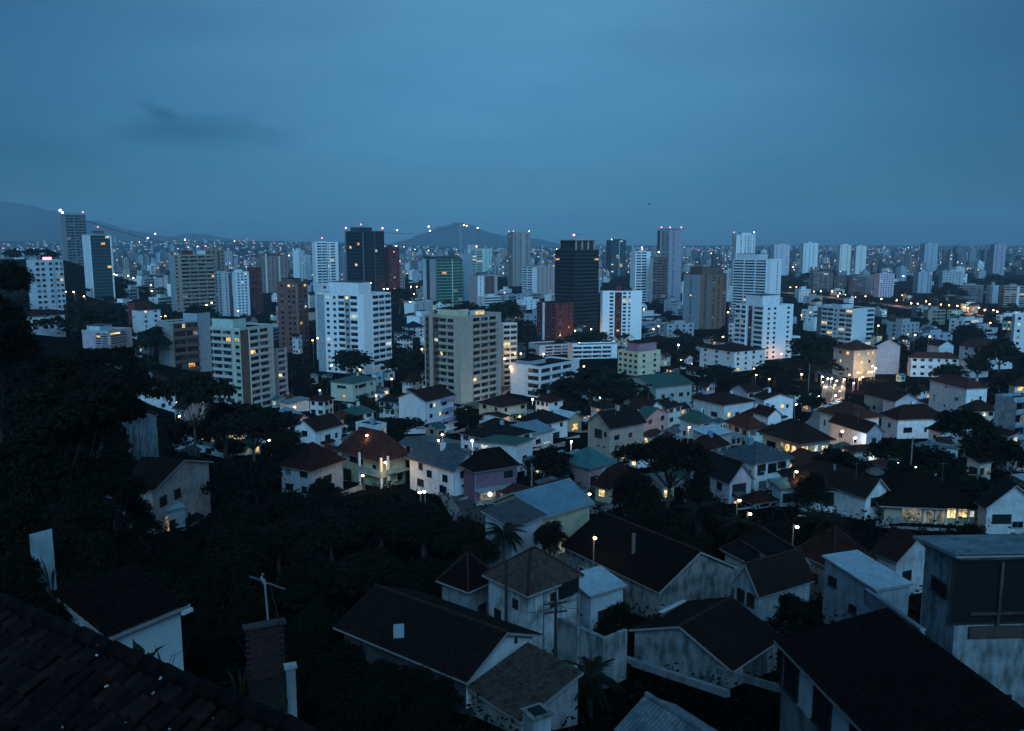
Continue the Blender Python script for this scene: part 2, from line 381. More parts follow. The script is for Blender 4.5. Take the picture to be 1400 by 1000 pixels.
def make_roof(root, kind, wR, wL, H, rh, ov, m, style, fm, caps=True):
    mb = MB(); cp = MB(); fa = MB()
    x0, x1, y0, y1 = -ov, wR+ov, -ov, wL+ov
    if kind in ('gl', 'gr'):
        alongx = kind == 'gl'
        W, Ln = (y1-y0, x1-x0) if alongx else (x1-x0, y1-y0)
        drop = rh*ov/(W/2-ov); sl = math.hypot(W/2, rh+drop); ez = H-drop
        ux = Vector((1, 0, 0)) if alongx else Vector((0, 1, 0)); vy = Vector((0, 1, 0)) if alongx else Vector((1, 0, 0))
        for s in (1, -1):
            P0 = Vector((x0, y0 if s > 0 else y1, ez)) if alongx else Vector((x0 if s > 0 else x1, y0, ez))
            Vv = (vy*(s*W/2)+Vector((0, 0, rh+drop)))/sl; Nn = ux.cross(Vv)
            if Nn.z < 0: Nn = -Nn
            roof_patch(mb, P0, ux, Vv, Nn, Ln, lambda u: sl, (), style, m)
            for e in (0, Ln):
                a_ = P0+ux*e; fa.beam(a_-Nn*.1, a_+Vv*sl-Nn*.1, .06, .18, fm)
            fa.beam(P0-Nn*.09, P0+ux*Ln-Nn*.09, .06, .14, fm)
        mid = (y0+y1)/2 if alongx else (x0+x1)/2
        a_, b_ = ((x0, mid, H+rh+.04), (x1, mid, H+rh+.04)) if alongx else ((mid, y0, H+rh+.04), (mid, y1, H+rh+.04))
        if caps: cp.tube([a_, b_], .15, RIDGE if style == 'tile' else m, 6)
    elif kind == 'hip':
        W = x1-x0; D = y1-y0; half = min(W, D)/2; drop = rh*ov/max(half-ov, .5); ez = H-drop; hh = rh+drop; sl = math.hypot(half, hh)
        for (P0, U, In, L) in ((Vector((x0, y0, ez)), Vector((1, 0, 0)), Vector((0, 1, 0)), W), (Vector((x0, y1, ez)), Vector((1, 0, 0)), Vector((0, -1, 0)), W),
                               (Vector((x0, y0, ez)), Vector((0, 1, 0)), Vector((1, 0, 0)), D), (Vector((x1, y0, ez)), Vector((0, 1, 0)), Vector((-1, 0, 0)), D)):
            Vv = (In*half+Vector((0, 0, hh)))/sl; Nn = U.cross(Vv)
            if Nn.z < 0: Nn = -Nn
            roof_patch(mb, P0, U, Vv, Nn, L, lambda u, L=L: min(u, L-u, half)*sl/half, (half, L-half), style, m)
            fa.beam(P0-Vector((0, 0, .09)), P0+U*L-Vector((0, 0, .09)), .08, .16, fm)
        if W >= D: r0, r1 = (x0+half, (y0+y1)/2, ez+hh+.03), (x1-half, (y0+y1)/2, ez+hh+.03)
        else: r0, r1 = ((x0+x1)/2, y0+half, ez+hh+.03), ((x0+x1)/2, y1-half, ez+hh+.03)
        if caps:
            if abs(W-D) > .3: cp.tube([r0, r1], .14, RIDGE if style == 'tile' else m, 6)
            for c_ in ((x0, y0), (x1, y0), (x0, y1), (x1, y1)):
                e = r0 if (abs(c_[0]-r0[0])+abs(c_[1]-r0[1])) < (abs(c_[0]-r1[0])+abs(c_[1]-r1[1])) else r1
                cp.tube([(c_[0], c_[1], ez+.03), e], .12, RIDGE if style == 'tile' else m, 6)
    elif kind in ('sr', 'sl', 'sb'):                       # one slope, falling towards the right face / left face / back
        if kind == 'sr': P0, U, In, L, D = Vector((x0, y0, H)), Vector((1, 0, 0)), Vector((0, 1, 0)), x1-x0, y1-y0
        elif kind == 'sl': P0, U, In, L, D = Vector((x0, y0, H)), Vector((0, 1, 0)), Vector((1, 0, 0)), y1-y0, x1-x0
        else: P0, U, In, L, D = Vector((x0, y1, H)), Vector((1, 0, 0)), Vector((0, -1, 0)), x1-x0, y1-y0
        sl = math.hypot(D, rh); Vv = (In*D+Vector((0, 0, rh)))/sl; Nn = U.cross(Vv)
        if Nn.z < 0: Nn = -Nn
        roof_patch(mb, P0+Nn*.06, U, Vv, Nn, L, lambda u: sl, (), style, m)
        for e in (0, L): fa.beam(P0+U*e-Nn*.06, P0+U*e+Vv*sl-Nn*.06, .06, .16, fm)
        fa.beam(P0-Nn*.06, P0+U*L-Nn*.06, .06, .14, fm); fa.beam(P0+Vv*sl-Nn*.06, P0+Vv*sl+U*L-Nn*.06, .06, .14, fm)
    o = mb.build('roof', root); cp.build('ridge_cap', root); fa.build('fascia', root)
    return o
# ------------------------------------------------------------------ windows of houses
WM = {}
def win_mesh(w, h, gm, fm, bars):
    k = (round(w, 2), round(h, 2), gm.name, fm.name, bars)
    if k in WM: return WM[k]
    f = MB(); t = .07
    f.box(-w/2-t, w/2+t, -.10, .0, h/2, h/2+t, fm); f.box(-w/2-t*1.6, w/2+t*1.6, -.16, .0, -h/2-t, -h/2, fm)
    f.box(-w/2-t, -w/2, -.10, 0, -h/2, h/2, fm); f.box(w/2, w/2+t, -.10, 0, -h/2, h/2, fm)
    for i in range(1, bars+1):
        x = -w/2+w*i/(bars+1); f.box(x-.025, x+.025, -.07, 0, -h/2, h/2, fm)
    p = MB(); p.box(-w/2, w/2, -.03, 0, -h/2, h/2, gm)
    one = MB(); one.box(-w/2, w/2, -.03, 0, -h/2, h/2, gm); one.box(-w/2-t*1.5, w/2+t*1.5, -.13, 0, -h/2-t, -h/2, fm); one.box(-w/2-t, w/2+t, -.06, 0, h/2, h/2+t, fm)
    WM[k] = (f.mesh('window'), p.mesh('pane'), one.mesh('window')); return WM[k]
def put_window(root, face, s, z, w, h, gm, near, fm=None, bars=1):
    f, p, one = win_mesh(w, h, gm, fm or FRAME, bars)
    loc = (s, -.005, z) if face == 'R' else (-.005, s, z); rot = (0, 0, 0) if face == 'R' else (0, 0, -math.pi/2)
    if near:
        o = inst('window', f, root, loc, rot); inst('pane', p, o)
    else: o = inst('window', one, root, loc, rot)
    return o
KM = {'d': GLASS, 'k': BLACK, 'y': LIT[1], 'o': LIT[0], 'a': LIT[3], 'p': LIT[2], 'm': LIT[4]}
def pick_glass(lit):
    if random.random() < lit: return random.choices(LIT, (3, 4, 2, 1, 4))[0]
    return random.choices((GLASS, CURT, HALF), (7, 1.2, 2.4))[0]
# ------------------------------------------------------------------ solving a building from its outline
def solve(xl, xc, xr, yt, yb=None, d=None, rel=45, depth=10, base=None):
    if d is None: d = ground_hit(xc, yb)
    if 50 < rel < 78 and (xc-xl) < .45*(xr-xc): rel = 90-rel
    P = at(xc, yt, d); zt = P.z; zr = zt-CZ
    az = math.atan2(P.x, P.y); psi = R(rel)-az
    Rv = (math.cos(psi), math.sin(psi)); Lv = (-math.sin(psi), math.cos(psi))
    def side(px, v):
        k = (px-700)/F
        return (k*(P.y*CP-zr*SP)-P.x)/(v[0]-k*v[1]*CP)
    wR = side(xr, Rv) if xr > xc+.5 else depth
    wL = side(xl, Lv) if xl < xc-.5 else depth
    if not (2.2 < wR < 60): wR = depth
    if not (2.2 < wL < 60): wL = depth
    gb = min(gz(P.x, P.y), gz(P.x+Rv[0]*wR, P.y+Rv[1]*wR), gz(P.x+Lv[0]*wL, P.y+Lv[1]*wL)) if base is None else base
    cx = P.x+(Rv[0]*wR+Lv[0]*wL)/2; cy = P.y+(Rv[1]*wR+Lv[1]*wL)/2
    CIRC.append((cx, cy, .5*math.hypot(wR, wL)))
    return d, P, psi, wR, wL, gb, zt-gb
NAMEPH = {}
def House(label, ref, xl, xc, xr, yt, yb, rel, roof, rh, wc, rc, L='', Rr='', d=None, depth=9.0, nfl=None, ov=.55, lit=.06, stain=.3, style=None, name='house', cat='house', group='houses among the trees', extra=None, base=None, kp=True):
    d, P, psi, wR, wL, gb, H = solve(xl, xc, xr, yt, yb, d, rel, depth, base)
    root = thing(name, label, cat, (P.x, P.y, gb), psi, group)
    if ref: REFS.append((ref, (xl+xr)/2, max(4, (xr-xl)/2), yt-8, yb or yt+30, d))
    if kp: keep(xl, xr, yt-14, (yb or yt+30)-((yb or yt+30)-yt)*.25, d)
    wm = wall_mat(C[wc] if isinstance(wc, str) else wc, stain); near = d < 135
    mb = MB(); mb.box(0, wR, 0, wL, -2.5, H, wm)
    if roof == 'gl': mb.poly([(0, 0, H), (0, wL/2, H+rh-.03), (0, wL, H)], wm); mb.poly([(wR, 0, H), (wR, wL, H), (wR, wL/2, H+rh-.03)], wm)
    if roof == 'gr': mb.poly([(0, 0, H), (wR, 0, H), (wR/2, 0, H+rh-.03)], wm); mb.poly([(0, wL, H), (wR/2, wL, H+rh-.03), (wR, wL, H)], wm)
    if roof == 'sb': mb.poly([(0, 0, H), (wR, 0, H), (wR, 0, H+rh), (0, 0, H+rh)], wm); mb.poly([(0, 0, H), (0, 0, H+rh), (0, wL, H)], wm)
    if roof == 'sr': mb.poly([(0, 0, H), (0, wL, H+rh), (0, wL, H)], wm); mb.poly([(0, wL, H), (0, wL, H+rh), (wR, wL, H+rh), (wR, wL, H)], wm)
    if roof == 'sl': mb.poly([(0, 0, H), (wR, 0, H), (wR, 0, H+rh)], wm)
    mb.build('wall', root)
    if roof == 'flat':
        pb = MB(); t = .16
        for (a_, b_, c_, e_) in ((-.05, wR+.05, -.05, t), (-.05, wR+.05, wL-t, wL+.05), (-.05, t, t, wL-t), (wR-t, wR+.05, t, wL-t)): pb.box(a_, b_, c_, e_, H+.002, H+.45, wm)
        pb.build('parapet', root); rb = MB(); rb.box(t+.01, wR-t-.01, t+.01, wL-t-.01, H+.002, H+.08, RC[rc]); rb.build('roof', root)
        if random.random() < .6:
            wt = MB(); x_ = wR*random.uniform(.3, .6); y_ = wL*random.uniform(.3, .6); wt.tube([(x_, y_, H+.08), (x_, y_, H+1.3), (x_, y_, H+1.45)], [.7, .75, .5], plain('water_tank', (.12, .22, .32), .5), 10); wt.build('water_tank', root)
    else:
        st = style or ('tile' if d < 110 else 'coarse' if d < 240 else 'flat')
        make_roof(root, roof, wR, wL, H, rh, ov, RC[rc], st, plain('fascia_board', (.30, .30, .29), .7) if near else plain('eave_board', (.16, .16, .16), .7), d < 300)
    if 108 < d < 420 and roof in ('hip', 'gl', 'gr') and min(wR, wL) > 4:
        hr = random.Random(int(xl*7+yt))
        if hr.random() < .42:                       # a tank or chimney on the ridge
            q = MB(); x_, y_ = wR*hr.uniform(.35, .65), wL*hr.uniform(.35, .65)
            if hr.random() < .5: q.box(x_-.4, x_+.4, y_-.35, y_+.35, H, H+rh+hr.uniform(.5, 1.1), wm); q.build('chimney', root)
            else: q.tube([(x_, y_, H+rh*.3), (x_, y_, H+rh+.7), (x_, y_, H+rh+.85)], [.55, .6, .35], plain('water_tank', (.12, .22, .32), .5), 9); q.build('water_tank', root)
        if hr.random() < .5:
            q = MB(); x_, y_ = wR*hr.uniform(.2, .8), wL*hr.uniform(.3, .7); z_ = H+rh*.5; q.tube([(x_, y_, z_-.5), (x_, y_, z_+rh*.5+1.8)], .035, METAL, 4); q.beam((x_-.6, y_, z_+rh*.5+1.6), (x_+.6, y_, z_+rh*.5+1.6), .04, .04, METAL); q.build('aerial', root)
        if hr.random() < .55 and H > 4.5:           # canopy over the ground floor
            q = MB(); a_ = wR*hr.uniform(.05, .4); q.hexa([(a_, -1.5, 2.35), (a_+wR*.5, -1.5, 2.35), (a_+wR*.5, -.01, 2.75), (a_, -.01, 2.75), (a_, -1.5, 2.42), (a_+wR*.5, -1.5, 2.42), (a_+wR*.5, -.01, 2.82), (a_, -.01, 2.82)], RC[hr.choice(('dred', 'dark', 'lblue', 'grey'))]); q.build('canopy', root)
        if hr.random() < .6:
            q = MB(); q.tube([(-.08, -.08, H-.05), (-.08, -.08, 0)], .06, FRAME, 5); q.build('drain_pipe', root)
        if hr.random() < .7:                        # yard wall before the house
            q = MB(); yw = hr.uniform(2.5, 4); q.box(-1.5, wR+1, -yw-.2, -yw, -2, hr.uniform(1.0, 1.9), wall_mat((.34, .34, .32), .7)); q.build('yard_wall', root)
    nf = nfl or max(1, round(H/3.0)); fh = H/nf
    for face, spec, wid in (('L', L, wL), ('R', Rr, wR)):
        if not spec: continue
        for tok in spec.split():
            if tok[0] == 'a' and tok[1] != ',':                       # aN: N windows on every floor
                n_ = int(tok[1:])
                for fl in range(nf):
                    for i in range(n_):
                        if random.random() < .08: continue
                        s = wid*(i+.5)/n_+random.uniform(-.15, .15); w_ = min(1.9, wid/n_*.62)*random.choice((1, 1, .65))
                        put_window(root, face, s, fl*fh+fh*.55, w_, min(1.35, fh*.47), pick_glass(lit), near, bars=1 if d < 200 else 0)
            elif tok[0] == 'b':                     # bN: balconies
                n_ = int(tok[1:]); bw = wid/n_
                for fl in range(nf):
                    for i in range(n_):
                        s0 = i*bw+.15*bw; s1 = (i+1)*bw-.15*bw
                        put_window(root, face, (s0+s1)/2, fl*fh+fh*.45, (s1-s0)*.8, fh*.62, pick_glass(lit), False, bars=0)
                        if fl:
                            q = MB()
                            if face == 'R': q.box(s0, s1, -1.0, -.012, fl*fh-.15, fl*fh, wm); q.box(s0, s1, -1.0, -.9, fl*fh+.002, fl*fh+.9, wm)
                            else: q.box(-1.0, -.012, s0, s1, fl*fh-.15, fl*fh, wm); q.box(-1.0, -.9, s0, s1, fl*fh+.002, fl*fh+.9, wm)
                            q.build('balcony', root)
            else:                                   # kind,s,z,w,h  (s, z as fractions of the face)
                p_ = tok.split(','); s, z, w_, h_ = float(p_[1])*wid, float(p_[2])*H, float(p_[3]), float(p_[4])
                put_window(root, face, s, z, w_, h_, KM[p_[0]], near, bars=int(p_[5]) if len(p_) > 5 else 1, fm=DFRAME if p_[0] == 'k' else None)
    if extra: extra(root, wR, wL, H, wm)
    return root, wR, wL, H
# ------------------------------------------------------------------ towers
PM = {}
def box_mesh(name, sx, sy, sz, m):
    k = (name, round(sx, 2), round(sy, 2), round(sz, 2), m.name)
    if k not in PM:
        b_ = MB(); b_.box(-sx/2, sx/2, -sy/2, sy/2, -sz/2, sz/2, m); PM[k] = b_.mesh(name)
    return PM[k]
class Acc:
    """pieces of one building: singly as parts, or joined per part name"""
    def __init__(s, root, ind): s.root = root; s.ind = ind; s.j = {}; s.cnt = {}
    def put(s, face, name, s0, s1, o0, o1, z0, z1, m, single=True):
        if face == 'R': b_ = (s0, s1, -o1, -o0, z0, z1)
        else: b_ = (-o1, -o0, s0, s1, z0, z1)
        c_ = s.cnt.get(name, 0)
        if s.ind and single and c_ < 280:
            me = box_mesh(name, b_[1]-b_[0], b_[3]-b_[2], b_[5]-b_[4], m)
            inst(name, me, s.root, ((b_[0]+b_[1])/2, (b_[2]+b_[3])/2, (b_[4]+b_[5])/2)); s.cnt[name] = c_+1
        else: s.j.setdefault(name, MB()).box(*b_, m)
    def flush(s):
        for k, b_ in s.j.items():
            many = len(b_.f) > 6
            plural = {'balcony': 'balconies', 'glass': 'glass'}.get(k, k+'s' if many and not k.endswith('s') else k)
            b_.build(plural, s.root, 'stuff' if many else None)
def facade(A, face, wid, z0, z1, nf, spec, wm, lit):
    fh = (z1-z0)/nf; toks = []
    for t in spec.split():
        col = None
        if '@' in t: t, col = t.split('@')
        a_, w_ = t.split(':'); toks.append((a_[0], int(a_[1:] or 1), float(w_), col))
    tot = sum(t[2] for t in toks); s = 0.0
    for ty, n_, w_, col in toks:
        a_ = s; b_ = s+wid*w_/tot; s = b_; pad = 0.0
        cm = wall_mat(C[col], .35) if col else wm
        if col: A.put(face, 'panel', a_+.01, b_-.01, .0, .12, z0, z1-.02, cm, False); pad = .12
        cw = (b_-a_)/n_
        for fl in range(nf):
            zb = z0+fl*fh
            if ty == 'w':
                for i in range(n_):
                    c_ = a_+(i+.5)*cw; hw = min(1.0, cw*.32)
                    gm = pick_glass(lit); A.put(face, 'window', c_-hw, c_+hw, pad, pad+.05, zb+fh*.36, zb+fh*.80, gm)
                    if random.random() < .10 and hw > .5: A.put(face, 'air_conditioner', c_-.4, c_+.4, pad+.05, pad+.45, zb+fh*.12, zb+fh*.30, FRAME, False)
                    A.put(face, 'sill', c_-hw-.1, c_+hw+.1, pad, pad+.16, zb+fh*.31, zb+fh*.355, cm, False)
            elif ty == 'b':
                for i in range(n_):
                    c0 = a_+i*cw+.06*cw; c1 = a_+(i+1)*cw-.06*cw
                    gm = pick_glass(lit); mid = c0+(c1-c0)*random.uniform(.5, .75)
                    A.put(face, 'window', c0, mid, pad, pad+.05, zb+fh*.10, zb+fh*.86, gm)
                    A.put(face, 'window', mid+.1, c1, pad, pad+.05, zb+fh*.36, zb+fh*.86, pick_glass(lit*.6))
                    A.put(face, 'balcony', c0-.05*cw, c1+.05*cw, pad+.85, pad+1.0, zb+fh*.0, zb+fh*.40, cm)
                    A.put(face, 'slab', c0-.05*cw, c1+.05*cw, pad+.001, pad+.849, zb-.02, zb+fh*.05, cm, False)
                    A.put(face, 'fin', c0-.06*cw, c0-.06*cw+.16, pad+.001, pad+.7, zb+fh*.051, zb+fh*.97, cm, False)
            elif ty == 'l':                          # recessed loggia: dark opening, low light parapet
                for i in range(n_):
                    c0 = a_+i*cw+.07*cw; c1 = a_+(i+1)*cw-.07*cw
                    A.put(face, 'window', c0, c1, pad, pad+.04, zb+fh*.40, zb+fh*.92, pick_glass(lit))
                    A.put(face, 'parapet', c0-.04*cw, c1+.04*cw, pad+.0, pad+.35, zb+fh*.02, zb+fh*.37, cm, False)
            elif ty == 's':                          # ribbon windows
                A.put(face, 'window_band', a_+.03*cw, b_-.03*cw, pad, pad+.05, zb+fh*.38, zb+fh*.86, GLASS)
                A.put(face, 'spandrel', a_, b_, pad, pad+.22, zb-.02, zb+fh*.34, cm, False)
                for i in range(n_):
                    if random.random() < lit: A.put(face, 'lit_window', a_+i*cw+.1*cw, a_+(i+1)*cw-.1*cw, pad+.05, pad+.07, zb+fh*.40, zb+fh*.84, random.choice(LIT))
            elif ty in 'gtG':                        # curtain wall
                gm = {'g': DARKGL, 't': TEALGL, 'G': GREENGL}[ty]
                if fl == 0: A.put(face, 'glass', a_+.02, b_-.02, pad, pad+.06, z0, z1-.05, gm, False)
                A.put(face, 'floor_line', a_, b_, pad+.06, pad+.16, zb-.12, zb+fh*.13, cm, False)
                for i in range(n_):
                    A.put(face, 'mullion', a_+i*cw-.05, a_+i*cw+.05, pad+.061, pad+.12, zb+fh*.131, zb+fh*.92, cm, False)
                    if random.random() < lit: A.put(face, 'lit_window', a_+i*cw+.1*cw, a_+(i+1)*cw-.1*cw, pad+.061, pad+.08, zb+fh*.2, zb+fh*.85, random.choice(LIT))
            elif ty == 'v':
                if fl == 0: A.put(face, 'stair_glass', a_+.1*cw, b_-.1*cw, pad, pad+.05, z0, z1-.5, GLASS, False)
def Tower(label, ref, xl, xc, xr, yt, d, rel, wc, L, Rr, nf=None, depth=14., yb=None, ind=False, lit=.07, pent=None, roofc='slab', name='apartment_tower', cat='tower', group='towers of the city', stain=.25, extra=None, kp=True, fh=2.95, z0=0.0, parapet=True, base=None):
    d, P, psi, wR, wL, gb, H = solve(xl, xc, xr, yt, yb, d, rel, depth, base)
    root = thing(name, label, cat, (P.x, P.y, gb), psi, group)
    if ref: REFS.append((ref, (xl+xr)/2, max(3, (xr-xl)/2), yt, proj((P.x, P.y, gb))[1], d))
    if kp:
        pb = proj((P.x, P.y, gb))[1]; keep(xl, xr, yt-6, pb-(pb-yt)*.12, d)
    wm = wall_mat(C[wc] if isinstance(wc, str) else wc, stain); lit *= .62
    nf = nf or max(1, round(H/fh))
    mb = MB(); mb.box(0, wR, 0, wL, -3, H, wm); mb.build('wall', root)
    A = Acc(root, ind)
    if L: facade(A, 'L', wL, z0, H, nf, L, wm, lit)
    if Rr: facade(A, 'R', wR, z0, H, nf, Rr, wm, lit)
    A.flush()
    t = .3; pb = MB()
    if parapet:
        for (a_, b_, c_, e_) in ((-.06, wR+.06, -.06, t), (-.06, wR+.06, wL-t, wL+.06), (-.06, t, t, wL-t), (wR-t, wR+.06, t, wL-t)): pb.box(a_, b_, c_, e_, H+.003, H+.9, wm)
        pb.build('parapet', root)
    rb = MB(); rb.box(t+.02, wR-t-.02, t+.02, wL-t-.02, H+.003, H+.12, RC[roofc]); rb.build('roof', root)
    pent = pent if pent is not None else [(random.uniform(.2, .4), random.uniform(.6, .8), .3, .75, random.uniform(2.5, 5), wc)]
    for (a_, b_, c_, e_, h_, col) in pent:
        q = MB(); q.box(a_*wR, b_*wR, c_*wL, e_*wL, H+.13, H+h_, wall_mat(C[col] if isinstance(col, str) else col, .3)); q.box(a_*wR-.2, b_*wR+.2, c_*wL-.2, e_*wL+.2, H+h_+.002, H+h_+.25, RC[roofc]); q.build('penthouse', root)
    if extra: extra(root, wR, wL, H, wm)
    return root, wR, wL, H
REDL = glow_mat('red_beacon', (1, .16, .22), 9, texture=False); WHL = glow_mat('white_lamp', (.95, .97, 1), 16, texture=False)
def beacon(root, x, y, z, r=.55, m=None, mast=3.0):
    b_ = MB(); b_.tube([(x, y, z-.2), (x, y, z+mast)], .12, METAL, 5); b_.ball((x, y, z+mast+r), r, m or REDL, 8, 5); return b_.build('beacon', root)
def antenna(root, x, y, z, h):
    b_ = MB(); b_.tube([(x, y, z), (x, y, z+h)], [.22, .06], METAL, 5)
    for k in (.45, .6, .75): b_.beam((x-1.2*(1-k), y, z+h*k), (x+1.2*(1-k), y, z+h*k), .08, .08, METAL)
    return b_.build('antenna', root)
# ------------------------------------------------------------------ named towers, near to far
def bc(*pts, r=.55):
    def f(root, wR, wL, H, wm):
        for (a_, b_, m_) in pts: beacon(root, a_*wR, b_*wL, H+.9, r, {'r': REDL, 'w': WHL}[m_])
    return f
def x_T1(root, wR, wL, H, wm):
    q = MB(); a_, b_ = wR*.36, wR*.60
    q.box(a_, b_, .3, 3.2, H+.13, H+2.6, wall_mat(C['pale'])); q.build('roof_hut', root)
    q = MB(); q.box(a_+.3, b_-.3, .24, .297, H+.5, H+2.3, glow_mat('roof_hut_light', (1, .62, .22), 1.3)); q.build('lit_window', root)
Tower('large beige tower with two brown window strips and a lit rooftop hut', 'large beige tower', 580, 629, 685, 436, 347, 48, 'beige',
      '-:1.2 b2:3.4 w1:1.6@brown -:.9 w1:.8@brown -:.3', '-:1.55 b3:3.5 -:.75', 13, ind=True, lit=.07, pent=[(-.0, .28, .1, .62, 3.6, 'cream')], roofc='dark', extra=x_T1)
Tower('beige and white apartment tower with a brown corner strip and a green tinged left side', 'white tower with brown corner', 287, 328, 373, 452, 330, 47, (.44, .46, .42),
      'w1:.7@green -:.25 b2:2.3 v1:.3', '-:1@brown b2:2.6 -:.7', 12, ind=True, lit=.05, pent=[(.02, .4, .25, .95, 4.3, 'mint')], roofc='dark')
Tower('narrow pinkish block tucked against the tower with brown corner', None, 374, 378, 392, 477, 352, 40, 'pink', '-:1', 'b1:1 -:.3', 9, ind=True, pent=[], roofc='red', parapet=False)
Tower('slim grey apartment block with brown balcony bay beside a taller blank wall', 'grey block with brown balconies', 214, 231, 270, 443, 425, 62, 'grey', '-:1', '-:.35@tan b2:2.4@brown', 7, ind=True, pent=[], roofc='dark')
Tower('tall blank light grey stair wall at the right of the block with brown balconies', None, 250, 269, 287, 429, 437, 50, 'bgrey', '-:1', '-:1', 9, pent=[], roofc='dark', parapet=False)
Tower('broad white apartment tower with a bright blank corner and a square rooftop block', 'broad white tower', 433, 497, 534, 405, 450, 50, 'white',
      '-:.7 l1:.9 w1:.6@grey l1:.8 w2:1.6 -:.9@bgrey', '-:1.25 l3:2.8', 13, ind=True, lit=.07, pent=[(.0, .45, .1, .72, 7.0, 'white')], stain=.15)
Tower('pale wing behind the broad white tower with a rosy top edge', None, 430, 440, 470, 390, 520, 55, 'pale', '-:1', 'w3:1 -:.3', 14, pent=[], roofc='dred')
Tower('dark red brick apartment block with one white vertical strip', 'dark red block with white strip', 734, 760, 784, 415, 640, 45, 'dred', 'w2:1 -:.12 -:.22@white -:.1 w1:.5', 'w2:1', 10, lit=.03, pent=[], roofc='dred', parapet=False)
def x_T18(root, wR, wL, H, wm):
    dm = wall_mat(C['dark'])
    q = MB(); q.box(wR*.12, wR*.88, wL*.12, wL*.88, H+.13, H+8.5, wall_mat(C['dark'])); q.build('roof_drum', root)
    for k in range(4):
        q = MB(); x_ = wR*(.10+.25*k); q.box(x_, x_+1.2, -.6+wL*.1, wL*.115, H+.13, H+8.5, wall_mat(C['beige'])); q.build('roof_pier', root)
    q = MB(); q.box(wR*.02, wR*.98, wL*.02, wL*.98, H+8.51, H+9.3, wall_mat(C['beige'])); q.build('roof_slab', root)
    beacon(root, wR*.2, wL*.3, H+9.3, .8); 
    q = MB(); q.tube([(wR*.45, wL*.4, H+9.3), (wR*.45, wL*.4, H+14)], .15, METAL, 5); q.beam((wR*.3, wL*.4, H+13.5), (wR*.75, wL*.4, H+13.7), .3, .3, METAL); q.build('roof_gantry', root)
Tower('tall dark glass office tower with a stepped top under a flat roof slab', 'tall dark office tower', 759, 786, 819, 343, 715, 42, 'dark', 's4:1', 's5:1', 22, lit=.035, pent=[], extra=x_T18)
Tower('white apartment tower split by a dark red window shaft', 'white tower with red shaft', 821, 824, 878, 400, 650, 18, 'white', '-:1', '-:.9 l1:.55 -:.15 w1:.9@dred -:.12 l1:.5 -:.25 l1:.3 -:1.5', 13, depth=16, pent=[(.34, .5, .2, .7, 5, 'dred'), (.55, .75, .3, .7, 3, 'dark')], roofc='dark', stain=.15)
Tower('brown apartment tower with a grey left side and a stepped brown roof block', 'brown tower', 935, 958, 994, 376, 740, 42, 'brown', '-:.8@bgrey w1:.7@bgrey -:.6@bgrey', '-:.4@rbrown w1:.6@rbrown -:.5@dgrey w3:2.2@rbrown', 22, lit=.05, pent=[(.1, .7, .1, .8, 6.5, 'brown'), (.2, .45, .2, .7, 9, 'tan')], roofc='dark')
Tower('white tower with rows of balconies rising above the nearer white tower', 'balconied white tower', 1003, 1054, 1069, 356, 880, 60, 'white', '-:.35 b3:3', '-:.3 w1:.8', 20, lit=.06, pent=[(.1, .9, .35, .95, 6, 'pale')], roofc='dark')
def x_T27(root, wR, wL, H, wm):
    q = MB(); q.box(wR*.28, wR*.42, wL*.2, wL*.4, H+4.6, H+7, wall_mat(C['white'])); q.build('roof_tank', root)
Tower('white apartment tower with small square windows and a dark red strip on its left side', 'white tower with small windows', 1006, 1044, 1085, 420, 520, 47, 'white', 'l1:.9 -:.15 w1:.35@dred -:.2 b2:1.1', '-:.25 w1:.6 w1:.6 -:.8 w1:.5 -:.25', 11, ind=True, lit=.04, pent=[(.05, .62, .1, .7, 6.8, 'white')], extra=x_T27, stain=.15)
Tower('low white annex at the right foot of the white tower with small windows', None, 1080, 1083, 1094, 462, 545, 40, 'white', '', 'b1:1', 6, pent=[], depth=8, ind=True)
Tower('pale apartment building with a dark gap and a blank right end wall', 'pale block with blank end', 1118, 1166, 1196, 424, 600, 50, (.55, .60, .60), 'l2:1.2 -:.1 w1:.4 l2:1.1 -:.4@dgrey', '-:1.6 l1:.9', 8, ind=True, lit=.1, pent=[(.0, .5, .3, .6, 3.5, 'pale'), (.1, .5, .75, .9, 2.5, 'white')], roofc='dark', stain=.15)
Tower('light apartment tower on the left hillside with a long glazed side and white ribs', 'glazed hillside tower', 112, 122, 152, 322, 700, 64, 'grey', '-:1@pale', '-:.1@white t4:2.6@dgrey -:.22@white', 21, lit=.10, pent=[(.35, .75, .2, .6, 3.5, 'dgrey')], roofc='dark', extra=lambda root, wR, wL, H, wm: beacon(root, wR*.55, wL*.4, H+3.6, .4))
def x_T0(root, wR, wL, H, wm):
    q = MB(); q.box(wR*.33, wR*.62, -.1, .25, H+.95, H+2.4, glow_mat('red_sign', (1, .22, .34), 4.5, texture=False)); q.build('lit_sign', root)
Tower('white apartment block on the left hillside with a glowing red sign on its roof', 'white block with red sign', 36, 45, 86, 358, 476, 66, (.46, .52, .54), '-:1', '-:.15 w2:1.2 -:.3 w1:.5 -:.2@bgrey w2:1', 9, ind=True, lit=.07, pent=[(.05, .2, .3, .9, 2.4, 'grey')], extra=x_T0)
def x_T1b(root, wR, wL, H, wm):
    beacon(root, wR*.92, wL*.2, H+.5, .8)
Tower('tall unlit residential tower rising behind the left hill', 'tall tower behind left hill', 82, 88, 117, 294, 1150, 64, (.16, .18, .20), '-:1', '-:.1 l2:1 -:.12 l3:1.4 -:.1', 27, lit=.03, pent=[(.1, .8, .1, .8, 3, 'grey')], extra=x_T1b)
def x_T6(root, wR, wL, H, wm):
    for k in (.3, .38): antenna(root, wR*k, wL*.4, H+4, 9)
    beacon(root, wR*.42, wL*.4, H+4.4, .5)
